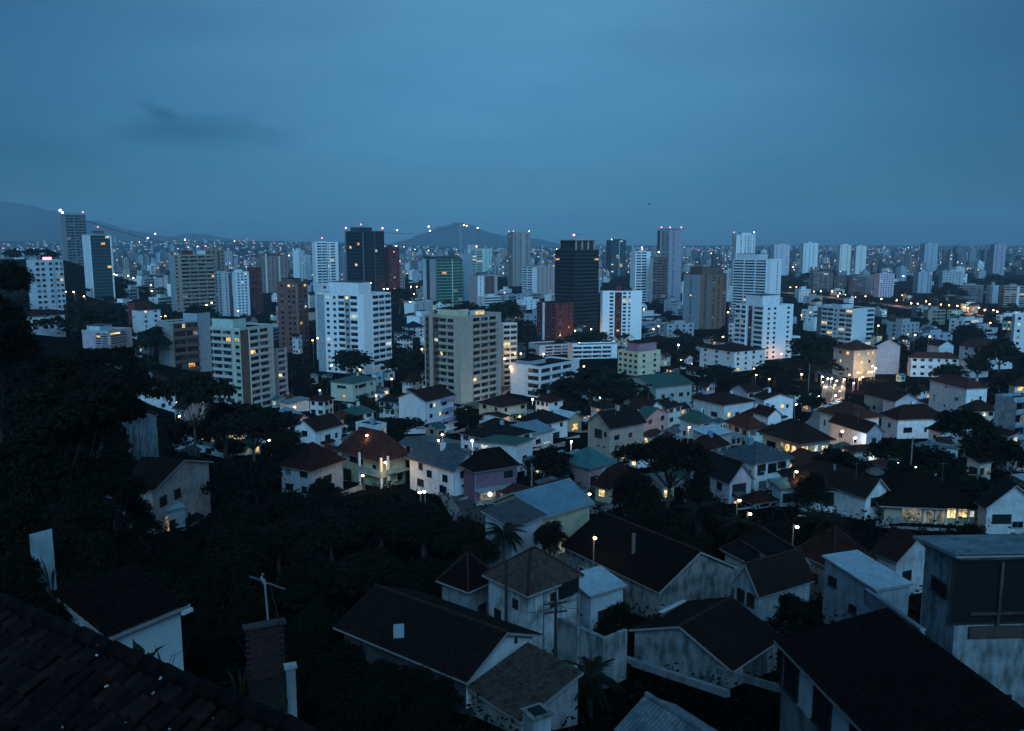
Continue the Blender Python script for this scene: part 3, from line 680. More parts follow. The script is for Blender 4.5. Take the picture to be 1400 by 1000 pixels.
Tower('wide tan apartment tower with stacked balconies and two thin antennas', 'wide tan tower', 231, 237, 292, 350, 800, 66, 'tan', '-:1@bgrey', 'w1:.5 -:.2 b4:3.4', 17, lit=.06, pent=[(.28, .5, .2, .7, 4.5, 'dred')], roofc='dark', extra=x_T6)
Tower('tan apartment tower with white edge standing just behind the wide tan tower', None, 270, 281, 307, 343, 870, 55, (.26, .21, .18), '-:1@pale', '-:.5@brown w1:.8 -:.3@brown w1:.6', 18, pent=[(.2, .8, .2, .7, 2.5, 'tan')], roofc='dark', extra=lambda root, wR, wL, H, wm: beacon(root, wR*.1, wL*.2, H+1, .55))
Tower('left one of two slender white twin towers with zigzag window columns', 'slender white twin towers', 291, 305, 316, 374, 850, 50, (.60, .66, .68), '-:.3 w2:1.4 -:.2', 'w1:.8 -:.5@dgrey', 16, lit=.04, pent=[(.1, .9, .3, .8, 2.5, 'pale')])
Tower('right one of two slender white twin towers beside a dark red tower', None, 317, 321, 340, 373, 850, 62, (.60, .66, .68), '-:1', '-:.2 w3:1.4 -:.2', 16, lit=.04, pent=[(.1, .6, .3, .8, 3, 'white')])
Tower('dark red tower immediately right of the slender white twins', None, 338, 343, 357, 367, 900, 55, 'dred', '-:1', 'w3:1', 17, lit=.03, pent=[], roofc='dred')
Tower('brown red apartment tower with lit windows in front of the pale skyline', 'brown red tower', 378, 404, 420, 388, 560, 50, (.17, .085, .075), 'w2:1 -:.2 w1:.7 -:.2', '-:.2@tan w2:1', 13, lit=.10, pent=[(.1, .8, .2, .8, 3, 'brown')], roofc='dred')
Tower('reddish apartment block with vertical ribs left of the pale twin slabs', 'ribbed reddish block', 354, 358, 393, 351, 1300, 68, (.24, .17, .15), '-:1', 'w1:.4 -:.15@pale w3:1.5 -:.12@pale w2:1', 14, lit=.06, pent=[(.3, .8, .2, .7, 3, 'dred')], roofc='dred')
Tower('pale thin slab tower left of the white balconied high rise', None, 400, 408, 416, 343, 1700, 45, 'pale', '-:1', 'w2:1', 18)
Tower('second pale thin slab half hidden by the first', None, 414, 418, 425, 350, 1750, 45, 'pale', '-:1', 'w2:1', 16)
Tower('white high rise with balconies and a lit stairwell left of the black glass tower', 'white balconied high rise', 426, 431, 462, 332, 1180, 66, 'white', '-:1', '-:.15 b2:1.3 -:.12@dgrey w1:.4 b1:.7 -:.4', 20, lit=.08, pent=[(.2, .5, .2, .7, 2.5, 'pale')], extra=lambda root, wR, wL, H, wm: beacon(root, wR*.35, wL*.3, H+2.6, .8))
Tower('lower pale block between the white high rise and the black glass tower', None, 461, 464, 474, 346, 1220, 50, 'bgrey', '', 'w2:1', 17, depth=14)
def x_T11(root, wR, wL, H, wm):
    beacon(root, wR*.97, wL*.05, H+.5, 1.0); beacon(root, wR*.03, wL*.95, H+.5, 1.0); beacon(root, wR*.35, wL*.5, H+5.2, .6)
    for k in (.55, .66, .78): antenna(root, wR*.4, wL*(1-k), H+5, 7+6*(k-.5))
Tower('black glass office tower with pale vertical rib and red beacons on its corners', 'black glass tower', 471, 495, 525, 317, 1000, 47, 'dark', 'g6:1 -:.1@dgrey', '-:.12@dgrey g4:1 -:.05@dgrey g4:.9', 22, lit=.025, pent=[(.0, .6, .2, .65, 5, 'dark')], extra=x_T11)
Tower('dark red slim tower against the right side of the black glass tower', None, 525, 531, 546, 339, 1060, 55, 'dred', '-:1', 'w3:1', 20, lit=.05, pent=[(.2, .5, .2, .7, 3, 'dred')], roofc='dred', extra=lambda root, wR, wL, H, wm: beacon(root, wR*.8, wL*.2, H+.5, .5, WHL, 1))
Tower('small pink block at the foot of the dark red slim tower', None, 543, 546, 553, 362, 1100, 45, 'pink', '', 'w2:1', 12, depth=10, extra=lambda root, wR, wL, H, wm: beacon(root, wR*.2, wL*.2, H+.5, .6))
Tower('green glass office block with a pale stone left edge', 'green glass block', 578, 595, 632, 355, 1050, 34, (.08, .14, .13), '-:.8@bgrey -:.5@dark -:.5@cyan', '-:.1 G3:1.4@green -:.08@mint G2:.9@green', 15, lit=.10, pent=[(.0, .95, .05, .9, 3, 'dark')], stain=.1)
Tower('blank grey tower edge directly right of the green glass block', None, 628, 634, 646, 348, 1120, 50, 'bgrey', '-:1', '-:1', 18, pent=[])
Tower('greenish white slab tower with a pink beacon behind the green glass block', 'greenish slab with pink beacon', 634, 640, 672, 341, 1650, 66, 'mint', '-:1', '-:.2 l2:1.4 -:.2 w2:.8', 20, lit=.10, pent=[(.0, .45, .2, .8, 9, 'bgrey')], extra=lambda root, wR, wL, H, wm: beacon(root, wR*.4, wL*.2, H+.5, 1.6))
Tower('pinkish apartment block with a white window strip in front of the greenish slab', 'pinkish block with white strip', 642, 653, 680, 378, 1020, 58, 'pink', '-:1', 'w1:.6@white -:.1 w2:1@brown -:.3', 13, lit=.04, pent=[(.2, .6, .2, .7, 4, 'dgrey')], roofc='dred')
Tower('tan high rise with crowned top and pink corner lights', 'crowned tan high rise', 694, 701, 725, 320, 1500, 62, (.24, .22, .21), 'w1:1', 'w2:1 -:.15@bgrey w1:.6', 29, lit=.03, pent=[(.1, .9, .1, .9, 3.5, 'tan')], extra=bc((.05, .95, 'r'), (.05, .05, 'r'), (.95, .05, 'w'), r=.7))
Tower('pale and pink apartment slab in front of the crowned tan high rise', None, 714, 734, 761, 366, 1180, 48, 'pink', '-:.5@white l2:1.2@white', 'w5:1', 13, lit=.05)
Tower('dark teal glass block with one lit column far behind the tall dark office tower', 'dark teal glass block', 829, 836, 856, 329, 1950, 60, 'dark', '-:1', 't3:1@slate -:.1@bgrey t2:.8@slate', 20, lit=.04, pent=[(.2, .8, .2, .8, 3, 'dark')], extra=lambda root, wR, wL, H, wm: beacon(root, wR*.03, wL*.05, H+.3, .8, WHL, 1.5))
Tower('white tower with close window rows left of the dark striped tower', 'white tower with close rows', 862, 869, 890, 345, 1100, 58, 'white', '-:1', '-:.1 l2:1.6 -:.6', 18, lit=.03, pent=[(.3, .6, .2, .7, 2.5, 'pale')], extra=lambda root, wR, wL, H, wm: beacon(root, wR*.5, wL*.3, H+2.7, .5, WHL))
Tower('brown tower of small balconies between the white rows and the striped tower', None, 889, 893, 911, 352, 1080, 60, (.17, .12, .11), '-:1@pale', 'l3:1', 17, lit=.06, pent=[(.2, .5, .2, .7, 2.5, 'beige')], extra=lambda root, wR, wL, H, wm: beacon(root, wR*.45, wL*.2, H+2.7, .7, WHL))
Tower('tall dark striped tower with a blank lilac lower half and red roof lights', 'tall striped tower', 899, 903, 933, 316, 1095, 70, (.26, .25, .30), '-:1@dgrey', '-:.12 w2:1@dgrey -:.3 w1:.5 -:.8', 29, lit=.02, pent=[(.1, .9, .1, .8, 2.5, 'dgrey')], extra=bc((.05, .05, 'r'), (.95, .05, 'r'), (.5, .5, 'r'), r=.75))
Tower('slim pale tower with stepped roof behind the balconied white tower', 'slim pale stepped tower', 1001, 1007, 1033, 322, 1250, 64, 'pale', '-:1', '-:.3 w2:1 -:.2@bgrey w2:.7', 26, lit=.03, pent=[(.3, .8, .2, .8, 4, 'pale')], extra=bc((.95, .1, 'w'), (-.1, .1, 'r'), r=.6))
# right hand blocks along the avenue
for (lb, rf, xl, xc, xr, yt, d_, rel, wc, l_, r_, nf_, lt) in (
    ('long reddish balcony block left end of the avenue row', 'reddish avenue block', 1107, 1113, 1139, 374, 1340, 66, (.24, .20, .20), '-:1', 'l4:1', 9, .05),
    ('shaded brown block standing between the two reddish avenue blocks', None, 1138, 1141, 1158, 379, 1380, 60, 'brown', '', 'w3:1', 8, .04),
    ('brown balcony block directly left of the lilac avenue tower', None, 1161, 1166, 1197, 379, 1260, 66, (.22, .18, .18), '-:1', 'l4:1.2 -:.2@dgrey w2:.6', 11, .05),
    ('lilac white tower with a grid of dark windows beside the lit avenue', 'lilac avenue tower', 1196, 1203, 1223, 375, 1200, 58, (.50, .44, .52), '-:1', '-:.1 w5:1.5 -:.1', 11, .02),
    ('pale slab with dark gap right of the lilac tower across the trees', None, 1249, 1256, 1275, 373, 1300, 60, 'bgrey', '-:1', '-:.3 w1:.3 -:.4 w2:.6', 11, .05),
    ('wide grey block with dotted windows behind the dark avenue trees', 'wide grey dotted block', 1284, 1289, 1318, 372, 1420, 68, (.36, .40, .40), '-:1', 'w6:1 -:.12', 10, .06),
    ('brown white balcony block by the avenue with three light columns', 'brown balcony block', 1309, 1313, 1345, 391, 1100, 70, (.25, .23, .24), '-:1', 'l2:1 -:.1@dark l2:1 -:.2', 9, .03),
    ('twin pale vertical slabs by the avenue near the right edge', None, 1349, 1354, 1366, 391, 1080, 58, 'bgrey', '-:1', '-:.3@dgrey -:.7', 9, .0),
    ('lit balcony block with glowing roof sign at the right edge of the avenue', 'lit balcony block', 1368, 1374, 1402, 392, 1020, 64, (.34, .30, .26), 'l1:1', 'l2:1.6 -:.3@pale l1:.7', 9, .16),
    ('thin lilac high rise alone near the right end of the skyline', 'thin lilac high rise', 1354, 1360, 1376, 335, 1850, 60, (.32, .29, .34), '-:1', '-:.2 w1:.4 -:.2 w1:.4 -:.3', 24, .01),
    ('pale high rise left of the pair of ribbed towers', 'pale far high rise', 1094, 1099, 1119, 333, 2000, 60, 'pale', '-:1', 'w3:1 -:.2', 22, .04),
    ('left one of two ribbed cream towers on the right skyline', 'ribbed cream towers', 1145, 1149, 1164, 336, 2000, 58, 'offw', 'w1:1', 'w1:.4 -:.4 w1:.4 -:.3', 22, .03),
    ('right one of two ribbed cream towers on the right skyline', None, 1168, 1171, 1185, 337, 2050, 55, 'offw', 'w1:1', '-:.3 w1:.5 -:.3', 22, .03),
    ('grey blue high rise with three lit corners on the right skyline', 'grey blue high rise', 1258, 1265, 1283, 334, 2200, 58, 'bgrey', '-:1', 'w2:1 -:.3', 25, .04),
    ('dim stepped block with pink mast right of the grey blue high rise', None, 1303, 1308, 1321, 338, 2400, 55, 'dgrey', '', 'w3:1', 22, .04),
    ('dim lilac slab far behind the balconied white tower', None, 1054, 1059, 1080, 335, 1980, 58, 'lilac', '-:1', 'w3:1', 20, .03),
    ('dark low slab with balconies left of the lilac skyline high rise', None, 1226, 1232, 1240, 366, 1700, 50, 'bgrey', '', 'w2:1', 16, .04)):
    Tower(lb, rf, xl, xc, xr, yt, d_, rel, wc, l_, r_, nf_, lit=lt, depth=14)
Tower('white apartment block cut by the right picture edge above the round trees', None, 1384, 1388, 1425, 432, 560, 60, 'pale', '-:1', 'w3:1', 6, ind=True, pent=[])
# ------------------------------------------------------------------ mid-rise slabs in the valley
Tower('pinkish left half of the long white slab building with dark loggias', 'long white slab', 723, 738, 782, 474, 545, 66, (.52, .45, .46), '-:1@pale', '-:.3 l3:1.6 -:.12', 3, ind=True, lit=.02, pent=[], roofc='slab', cat='building', group='mid-rise blocks of the valley')
Tower('white right half of the long slab building with two continuous balcony bands', None, 782, 783, 844, 474, 525, 75, 'white', '', 'b4:1.5 -:.22', 3, ind=True, lit=.02, pent=[(.0, .12, .1, .6, 2, 'pale')], depth=12, roofc='grey', cat='building', group='mid-rise blocks of the valley')
def x_L2(root, wR, wL, H, wm):
    q = MB(); q.box(wR*.25, wR*1.05, wL*.25, wL*.8, H+.13, H+5, wall_mat((.34, .20, .25))); q.build('penthouse', root)
    q = MB(); q.box(wR*.2, wR*1.1, wL*.2, wL*.85, H+5.01, H+5.4, RC['dred']); q.build('roof_slab', root)
Tower('cream four storey corner building with a pink rooftop house', 'cream corner building', 845, 873, 903, 484, 445, 46, 'cream', 'w4:1', 'w2:1', 4, ind=True, lit=.02, pent=[], extra=x_L2, roofc='dark', cat='building', group='mid-rise blocks of the valley')
House('wide white house block with red brown roof right of the cream corner building', 'white block with red brown roof', 957, 1004, 1046, 481, 508, 48, 'hip', 2.6, 'pale', 'dred', 'a3', 'a4', group='mid-rise blocks of the valley', name='building', cat='building', stain=.2)
Tower('white three storey building with shaded balconies right of the large beige tower', 'white building by beige tower', 698, 738, 792, 504, 368, 52, 'pale', 'b1:1 -:1.4', 'b3:2 -:.5', 4, ind=True, lit=.04, pent=[(.1, .5, .5, .95, 2.2, 'grey')], roofc='black', cat='building', group='mid-rise blocks of the valley')
Tower('low apartment block with lit rooms squeezed behind the large beige tower', None, 683, 688, 707, 445, 400, 60, 'offw', '', 'l2:1', 11, ind=True, lit=.22, depth=14, pent=[])
House('pale gabled building with a long green metal roof and two lit yellow windows', 'green metal roofed building', 853, 897, 946, 529, 560, 40, 'gl', 3.2, (.34, .38, .35), 'green', 'd,.25,.72,1.5,1.6 d,.72,.72,1.5,1.5 y,.68,.28,1.0,1.2 y,.55,.28,1.0,1.2 d,.25,.3,1.2,1.5', 'd,.2,.6,1.6,1.6 d,.45,.6,1.6,1.6 d,.7,.6,2.2,1.6 d,.9,.6,1.4,1.6', style='coarse', ov=.8)
def x_L6(root, wR, wL, H, wm):
    pm = wall_mat((.36, .27, .40), .3)
    for k in range(3):
        q = MB(); z = H*(.36+.27*k); q.box(wR*.48, wR-.2, -1.3, -.01, z-.15, z, pm); q.box(wR*.48, wR-.2, -1.3, -1.15, z+.002, z+1.0, pm); q.build('balcony', root)
    q = MB(); q.box(wR*.05, wR-.1, -1.5, -.012, H*.12, H*.12+.2, wall_mat(C['white'])); q.build('awning', root)
House('four storey white house with a blank gable wall and lilac balconies on its right side', 'white house with blank gable', 545, 582, 620, 548, 594, 50, 'gl', 2.4, 'pale', 'dred', '', 'd,.18,.84,1.3,1.3 y,.30,.84,.7,1.3 d,.65,.84,2.4,1.7 d,.18,.58,1.3,1.2 o,.5,.58,.9,1.3 d,.75,.58,1.6,1.7 d,.2,.33,1.3,1.2 d,.7,.33,2.6,1.5 a,.5,.06,6,1.2', nfl=4, extra=x_L6, stain=.2)
House('lower pale wing with dark roof left of the house with blank gable', None, 518, 540, 550, 549, 580, 55, 'hip', 1.6, 'pale', 'dark', 'a3', 'a1', stain=.2)
House('pale green hipped house with teal roof and brown upper balcony', 'teal roofed green house', 452, 482, 514, 524, 550, 50, 'hip', 2.0, (.46, .50, .40), 'green', 'd,.5,.75,5,1.2 a,.4,.3,1.2,1.2', 'd,.35,.75,3.2,1.5 d,.8,.75,1.2,1.2 a3', nfl=2)
House('small white flat house peeking right of the teal roofed green house', None, 508, 514, 524, 514, 540, 60, 'flat', 0, 'cyan', 'slab', '', 'a1', depth=7)
def x_L8(root, wR, wL, H, wm):
    q = MB(); q.box(wR*.02, wR*.98, -1.6, -.01, H*.48, H*.48+.2, wm); q.build('balcony', root)
    rl = MB(); dg = wall_mat((.25, .32, .30))
    rl.box(-1.6, -1.45, -1.6, wL*.42, H*.48+.002, H*.48+1.1, dg); rl.box(-1.449, wR*.4, -1.6, -1.45, H*.48+.002, H*.48+1.1, dg); rl.build('railing', root)
    q = MB(); q.box(-1.6, -.01, -1.6, wL*.42, H*.48-.2, H*.48, wm); q.build('balcony', root)
    for (x_, y_) in ((-1.4, -1.4), (-1.4, wL*.40), (wR*.05, -1.4)):
        q = MB(); q.box(x_-.17, x_+.17, y_-.17, y_+.17, -1, H-.1, wall_mat(C['white'])); q.build('column', root)
House('two storey yellow house with a red hipped tile roof and a corner balcony', 'yellow house with red hip roof', 466, 522, 554, 622, 667, 40, 'hip', 3.4, (.46, .46, .30), 'red', 'd,.18,.62,1.0,.8 k,.62,.75,4.0,2.1 k,.52,.22,1.4,1.9 k,.85,.2,2.4,2.2', 'd,.22,.84,1.6,.9,2 d,.5,.84,1.4,.9,1 d,.8,.84,1.4,.9,1 k,.2,.3,.9,1.3 d,.75,.3,1.3,1.2', extra=x_L8, ov=1.0, stain=.35)
House('dark red roofed bungalow with a gable dormer left of the yellow house', 'red roofed bungalow', 384, 425, 468, 640, 680, 46, 'hip', 3.2, (.34, .38, .40), 'dred', 'a2', 'd,.5,.5,2.2,1.4 d,.2,.5,1.2,1.4')
def x_L10(root, wR, wL, H, wm):
    q = MB(); q.box(wR*.62, wR*.92, wL*.30, wL*.52, H-.2, H+3.0, wall_mat(C['white'])); q.build('chimney', root)
House('white gabled house with blue grey roof and two small windows right of the yellow house', 'white house with blue grey roof', 560, 621, 653, 640, 682, 42, 'gr', 2.4, 'white', 'slate' if 'slate' in RC else 'blue', 'd,.2,.62,1.4,1.3 d,.55,.62,1.4,1.3 a2', 'd,.32,.75,.8,1.2 m,.65,.72,1.5,1.3 k,.75,.2,1.2,2', nfl=2, stain=.3)
House('white cottage with two gables and red roof left of the bushy valley trees', 'white cottage with two gables', 402, 432, 466, 588, 610, 45, 'gl', 2.2, 'white', 'dred', 'a1', 'd,.45,.55,2,1.6 d,.8,.55,1,1.2', d=205)
House('low white wing with a red gable roof in front of the brown cornered tower', None, 392, 402, 424, 580, 600, 55, 'gr', 1.8, 'white', 'dred', '', 'a2', d=225)
def x_L12(root, wR, wL, H, wm):
    q = MB(); q.box(-.4, wR*.9, -2.0, -.01, H*.42, H*.42+.14, wall_mat(C['grey'])); q.build('awning', root)
    q = MB(); q.ball((wR*.28, -1.0, H*.30), .38, glow_mat('round_sign', (.80, .86, 1), 5, texture=False), 10, 6); q.build('lit_sign', root)
    q = MB(); q.box(wR*.62, wR*.70, -.4, -.02, .2, 1.7, LIT[0]); q.build('lit_window', root)
House('dark roofed shop house with purple red walls and a glowing round sign', 'shop with round sign', 634, 650, 706, 640, 690, 62, 'hip', 2.4, 'purple', 'black', '', 'd,.8,.7,1.8,1.4 m,.3,.2,3,1.4', extra=x_L12)
House('white two storey house with a wide dark hip roof and a lower slate lean-to', 'white house with wide dark roof', 706, 741, 776, 580, 611, 48, 'hip', 2.6, 'pale', 'dark', 'd,.2,.75,1.0,1.1 d,.55,.75,1.6,1.2 d,.85,.75,1.2,1.1 d,.5,.25,3,1.3', 'd,.3,.75,1.2,1.2 d,.75,.75,1.2,1.2 k,.5,.25,4,1.6', d=236)
House('small house with bright blue metal roof and an amber lit wall', 'bright blue roofed house', 757, 777, 795, 573, 588, 45, 'gr', 1.6, (.50, .36, .22), 'lblue', 'd,.5,.5,1,1', 'o,.5,.42,2.4,2.0', d=262)  # glowing pane stands in for lamplight on the orange wall
House('low dark red house left of the white house with wide dark roof', None, 655, 690, 712, 588, 604, 45, 'hip', 2, 'dred', 'dark', 'a1', 'a2', d=250)
House('pale yellow house with red brown hip roof at the foot of the large beige tower', 'pale yellow house', 655, 686, 720, 556, 572, 42, 'hip', 2.6, (.52, .52, .38), 'dred', 'a2', 'a3', d=292)
House('white long house with dark roof below the low dark red house', 'long white valley house', 630, 676, 728, 602, 628, 45, 'hip', 2, 'pale', 'dark', 'a3', 'a3', d=196)
House('white house with slate roof below the wide dark roofed house', None, 676, 722, 756, 596, 620, 50, 'gl', 1.6, 'pale', 'blue', 'a3', 'd,.4,.5,2,1.2 p,.75,.3,2.4,.5', d=208)
House('pale house with green slab roof left of the dark bushes by the lamp pole', None, 655, 706, 728, 612, 640, 55, 'sb', .8, 'pale', 'green', 'a3', 'd,.5,.5,1.6,1.3', d=170)
House('beige two storey gabled house with a dark double window and dark roof', 'beige gabled house', 804, 834, 880, 584, 626, 44, 'gl', 2.8, (.38, .32, .27), 'dark', 'd,.2,.78,1.0,1.2 k,.52,.76,2.4,1.9 d,.25,.45,.5,.5 d,.5,.45,.5,.5 k,.6,.15,4,1.8', 'd,.2,.7,1.6,1.1 d,.6,.7,1.2,1.1 o,.4,.2,.8,1.3', d=182)
House('pink low house with green roof right of the beige gabled house', None, 864, 880, 914, 574, 590, 60, 'gr', 2.2, 'pink', 'green', '', 'a2', d=224)
def x_L17(root, wR, wL, H, wm):
    q = MB(); q.box(wR*.55, wR*.95, -.08, -.01, H*.15, H*.8, wall_mat((.25, .52, .50))); q.build('panel', root)
House('pavilion with a bright teal hipped roof and dull pink walls', 'teal pavilion', 772, 806, 838, 637, 662, 46, 'hip', 2.4, (.30, .20, .20), 'teal', 'd,.7,.4,1.4,1.6', 'k,.2,.4,2,2 d,.75,.5,1,1', d=150, extra=x_L17)
House('small dark red roofed house with a yellow lit side behind the great central tree', 'red house by central tree', 814, 832, 866, 662, 692, 52, 'hip', 2.2, (.42, .38, .26), 'dred', 'y,.5,.55,1.2,1.2', 'd,.3,.5,1.2,1.2 y,.7,.45,1.1,1.1')
House('white house with dark red hip roof and an orange lit window', 'white hip house with lit window', 948, 990, 1030, 553, 568, 46, 'hip', 2.6, 'pale', 'dred', 'd,.3,.5,3,1.6 d,.7,.5,2,1.6', 'o,.18,.55,1.2,1.6 d,.45,.5,1.8,1.6 d,.8,.5,1.4,1.5', d=282)
House('white gabled house with chimney right of the orange lit house', None, 1001, 1022, 1042, 536, 560, 45, 'gl', 2.2, 'lilac', 'dred', '', 'a2', d=305)
House('turquoise walled house under a green hip roof', 'turquoise house', 930, 957, 975, 577, 594, 45, 'hip', 2.2, 'cyan', 'green', 'a2', 'a1', d=236)
House('low open shed with a light blue metal roof beside the turquoise house', None, 948, 972, 1000, 597, 610, 50, 'sr', .9, 'grey', 'lblue', '', 'o,.2,.4,1.2,1.2', d=205)
House('white gabled house half hidden by the great central tree with a dark window', 'white gabled house by central tree', 945, 998, 1027, 655, 690, 40, 'gr', 2.6, 'lilac', 'dark', 'k,.6,.62,2.4,1.8 d,.25,.62,1.4,1.4', 'k,.45,.6,3,1.9 o,.4,.12,1.4,1.0')
House('white house with slate roof and dark upper balcony windows', 'white house with upper balcony', 988, 1032, 1080, 631, 662, 44, 'hip', 2.2, 'pale', 'slate' if 'slate' in RC else 'grey', 'd,.5,.6,2,1.5 d,.15,.6,1,1.3', 'k,.18,.72,1.7,1.8 d,.5,.72,2.2,1.8 d,.82,.72,1.4,1.8 a2', d=150)
House('white house with brown gable roof and one orange lit upstairs window', 'white house with orange window', 1030, 1045, 1085, 546, 566, 60, 'gr', 1.8, 'white', 'dred', 'd,.5,.6,1.2,1.2', 'd,.3,.68,1.3,1.2 o,.62,.68,1.2,1.3 d,.8,.68,.9,1.2 d,.2,.25,1.2,1.2 d,.5,.25,1.2,1.2', d=290)
House('little white gable end below the house with orange window', None, 1030, 1050, 1068, 568, 584, 40, 'gr', 1.8, 'white', 'dred', '', 'd,.5,.5,1,1.1', d=246)
House('white two storey house with a broad brown hip roof and a dark corner window', 'broad hip white house', 1122, 1166, 1202, 571, 590, 46, 'hip', 2.8, 'white', 'red', 'd,.12,.6,.7,1.6 k,.5,.55,2.8,1.4 d,.85,.6,.7,1.6', 'd,.3,.6,.8,1.6 d,.65,.6,.8,1.4 d,.9,.5,1,1', d=225, ov=.9)
House('white gabled extension with dark window before the broad hip white house', None, 1136, 1185, 1206, 590, 612, 40, 'gr', 2.0, 'lilac', 'dred', 'd,.3,.5,1.3,1.1 d,.7,.5,1.3,1.1', 'k,.5,.6,1.4,1.3', d=208)
House('long brown hip roofed house with yellow lit veranda on both sides', 'lit veranda house', 1043, 1094, 1134, 602, 622, 44, 'hip', 3.0, (.46, .42, .36), 'brown', 'y,.15,.55,1.4,1.7 o,.32,.55,1.4,1.7 m,.46,.55,1.0,1.7 d,.75,.5,3,1.4', 'o,.16,.55,1.8,2.0 m,.4,.55,1.2,1.8 p,.55,.6,1.0,1.4 y,.85,.5,1.6,1.8', d=186, ov=1.0)
def x_L28(root, wR, wL, H, wm):
    q = MB(); q.box(wR*.55, wR*.58, wL*.2, wL*.24, H+1.0, H+3.4, METAL); q.build('vent_pipe', root)
House('long dark roofed house with white walls and three wide dark windows', 'long dark roofed house', 1093, 1097, 1186, 668, 700, 70, 'hip', 3.2, 'white', 'brown', '', 'd,.17,.72,1.4,1.2,2 k,.42,.62,1.8,2.2 d,.7,.62,1.2,1.0', depth=11, extra=x_L28)
House('white gable end house with a dark upstairs window beside the glowing hall', 'white gable by glowing hall', 1174, 1184, 1214, 676, 712, 50, 'gr', 2.4, 'white', 'brown', '', 'k,.5,.70,2.6,1.3', depth=10)
def x_L29(root, wR, wL, H, wm):
    for k in (.42, .55, .66, .78, .9):
        q = MB(); q.box(wR*k-.12, wR*k+.12, -.3, -.02, 0, H-.15, wall_mat(C['offw'])); q.build('column', root)
House('long low hall with a dark roof and a row of glowing yellow windows', 'glowing hall', 1206, 1210, 1338, 685, 714, 74, 'hip', 3.2, (.42, .38, .26), 'black', '', 'm,.30,.55,3.0,2.0,2 m,.47,.5,1.7,2.0,1 m,.6,.5,1.6,2.0,1 y,.71,.65,1.5,1.5,1 y,.83,.68,1.5,1.3,1 p,.93,.68,.8,1.1', depth=13, extra=x_L29, ov=1.1)
House('house with a teal sheet roof glowing faintly inside beside the long dark roofed house', None, 1056, 1068, 1096, 668, 694, 56, 'sr', .8, 'cyan', 'teal', '', 'k,.3,.5,1.6,1.4 y,.8,.18,1.2,.8')
House('white house with gable roof and wide dark window cut by the right edge', 'white house at right edge', 1338, 1350, 1420, 690, 728, 58, 'gr', 3.2, 'pale', 'dark', '', 'k,.3,.5,2.8,1.3 d,.62,.3,1.6,.9')
House('white three storey house with brown hip roof and a warm lit right side', 'white house with warm side', 1272, 1322, 1350, 530, 560, 40, 'hip', 2.4, 'white', 'red', 'd,.25,.62,2,1.0 d,.55,.88,1.0,1.0 d,.55,.6,1.0,.8 d,.55,.35,1.0,.8 d,.25,.25,2,1.0 d,.85,.5,.7,2.4', 'm,.3,.55,1,3 d,.7,.7,1,1', d=298, nfl=3)
House('dark hip roofed house with one bright yellow square window', 'house with yellow square window', 1182, 1206, 1244, 542, 558, 52, 'hip', 2.8, 'beige', 'dred', 'd,.4,.5,1,1.4', 'y,.12,.55,1.7,1.9 k,.3,.5,1,1.6 m,.5,.5,2,1.6', d=296)
House('lilac gabled house between the yellow square window and the warm sided house', None, 1208, 1224, 1254, 548, 566, 48, 'gr', 2.2, 'lilac', 'dred', '', 'd,.5,.5,1,1', d=282)
House('white house with dark hip roof and veranda windows left of the round black tree', 'veranda house by round tree', 1206, 1228, 1292, 572, 590, 56, 'hip', 3, 'white', 'dred', 'd,.5,.6,1.4,1.3', 'd,.22,.5,2.8,1.5,3 d,.6,.5,.8,1.4 d,.85,.5,1.4,1.4', d=238)
House('small square house with brown roof just below the veranda house', None, 1270, 1288, 1312, 588, 606, 50, 'hip', 2, 'pale', 'black', 'd,.5,.5,.8,1.2', 'd,.5,.5,.8,1.2', d=216)
Tower('plain blue grey block with small balconies at the right edge below the trees', 'blue grey block', 1361, 1386, 1420, 549, 205, 50, (.28, .36, .40), '-:1', 'b2:1', 4, ind=True, pent=[], roofc='dark', cat='building', group='mid-rise blocks of the valley', stain=.6)
House('white cut off house with brown eave at the right edge above the blue grey block', None, 1380, 1388, 1420, 526, 550, 60, 'hip', 2, 'pale', 'dred', '', 'a2', d=300)
House('hipped red roof villa with many warm lit windows facing the lit street', 'lit villa on the street', 1140, 1168, 1199, 478, 517, 46, 'hip', 3.4, (.46, .40, .33), 'red', 'o,.3,.84,1.8,1.6 d,.65,.84,2,1.6 m,.3,.55,1.2,1.4 y,.62,.55,.9,1.8 m,.4,.22,3,1.6', 'o,.2,.84,1.2,1.6 y,.62,.84,1,1.8 o,.85,.84,1.4,1.4 y,.35,.55,1.4,1.4 d,.7,.55,1.4,1.4 o,.4,.2,3,1.4', nfl=3, ov=.9, lit=.5)
House('tall windowless lilac gable wall right of the lit villa', None, 1196, 1199, 1231, 472, 505, 75, 'gr', 3.4, (.44, .42, .45), 'dark', '', '', d=452, depth=12, stain=.3)
House('white corner house with brown roof and scattered small windows behind the round tree', 'white house behind round tree', 1242, 1246, 1311, 488, 518, 76, 'hip', 2.4, 'white', 'red', '', 'a6', d=440, depth=11, nfl=3)
House('white villa with large brown roof and two gables right of the round tree', None, 1306, 1326, 1352, 500, 520, 50, 'gl', 3, 'white', 'dred', 'a1', 'd,.3,.6,2,1.6 d,.7,.6,2,1.4', d=432)
House('white gable with arched front above the villa with two gables', None, 1268, 1284, 1304, 473, 488, 40, 'gr', 3, 'pale', 'dred', '', 'd,.5,.5,1.6,1.6', d=520)
House('large white chalet with stepped red roofs at the right edge of the hill', 'white chalet', 1312, 1352, 1386, 478, 500, 45, 'gr', 4, 'pale', 'red', 'a2', 'd,.5,.6,2,2', d=470)
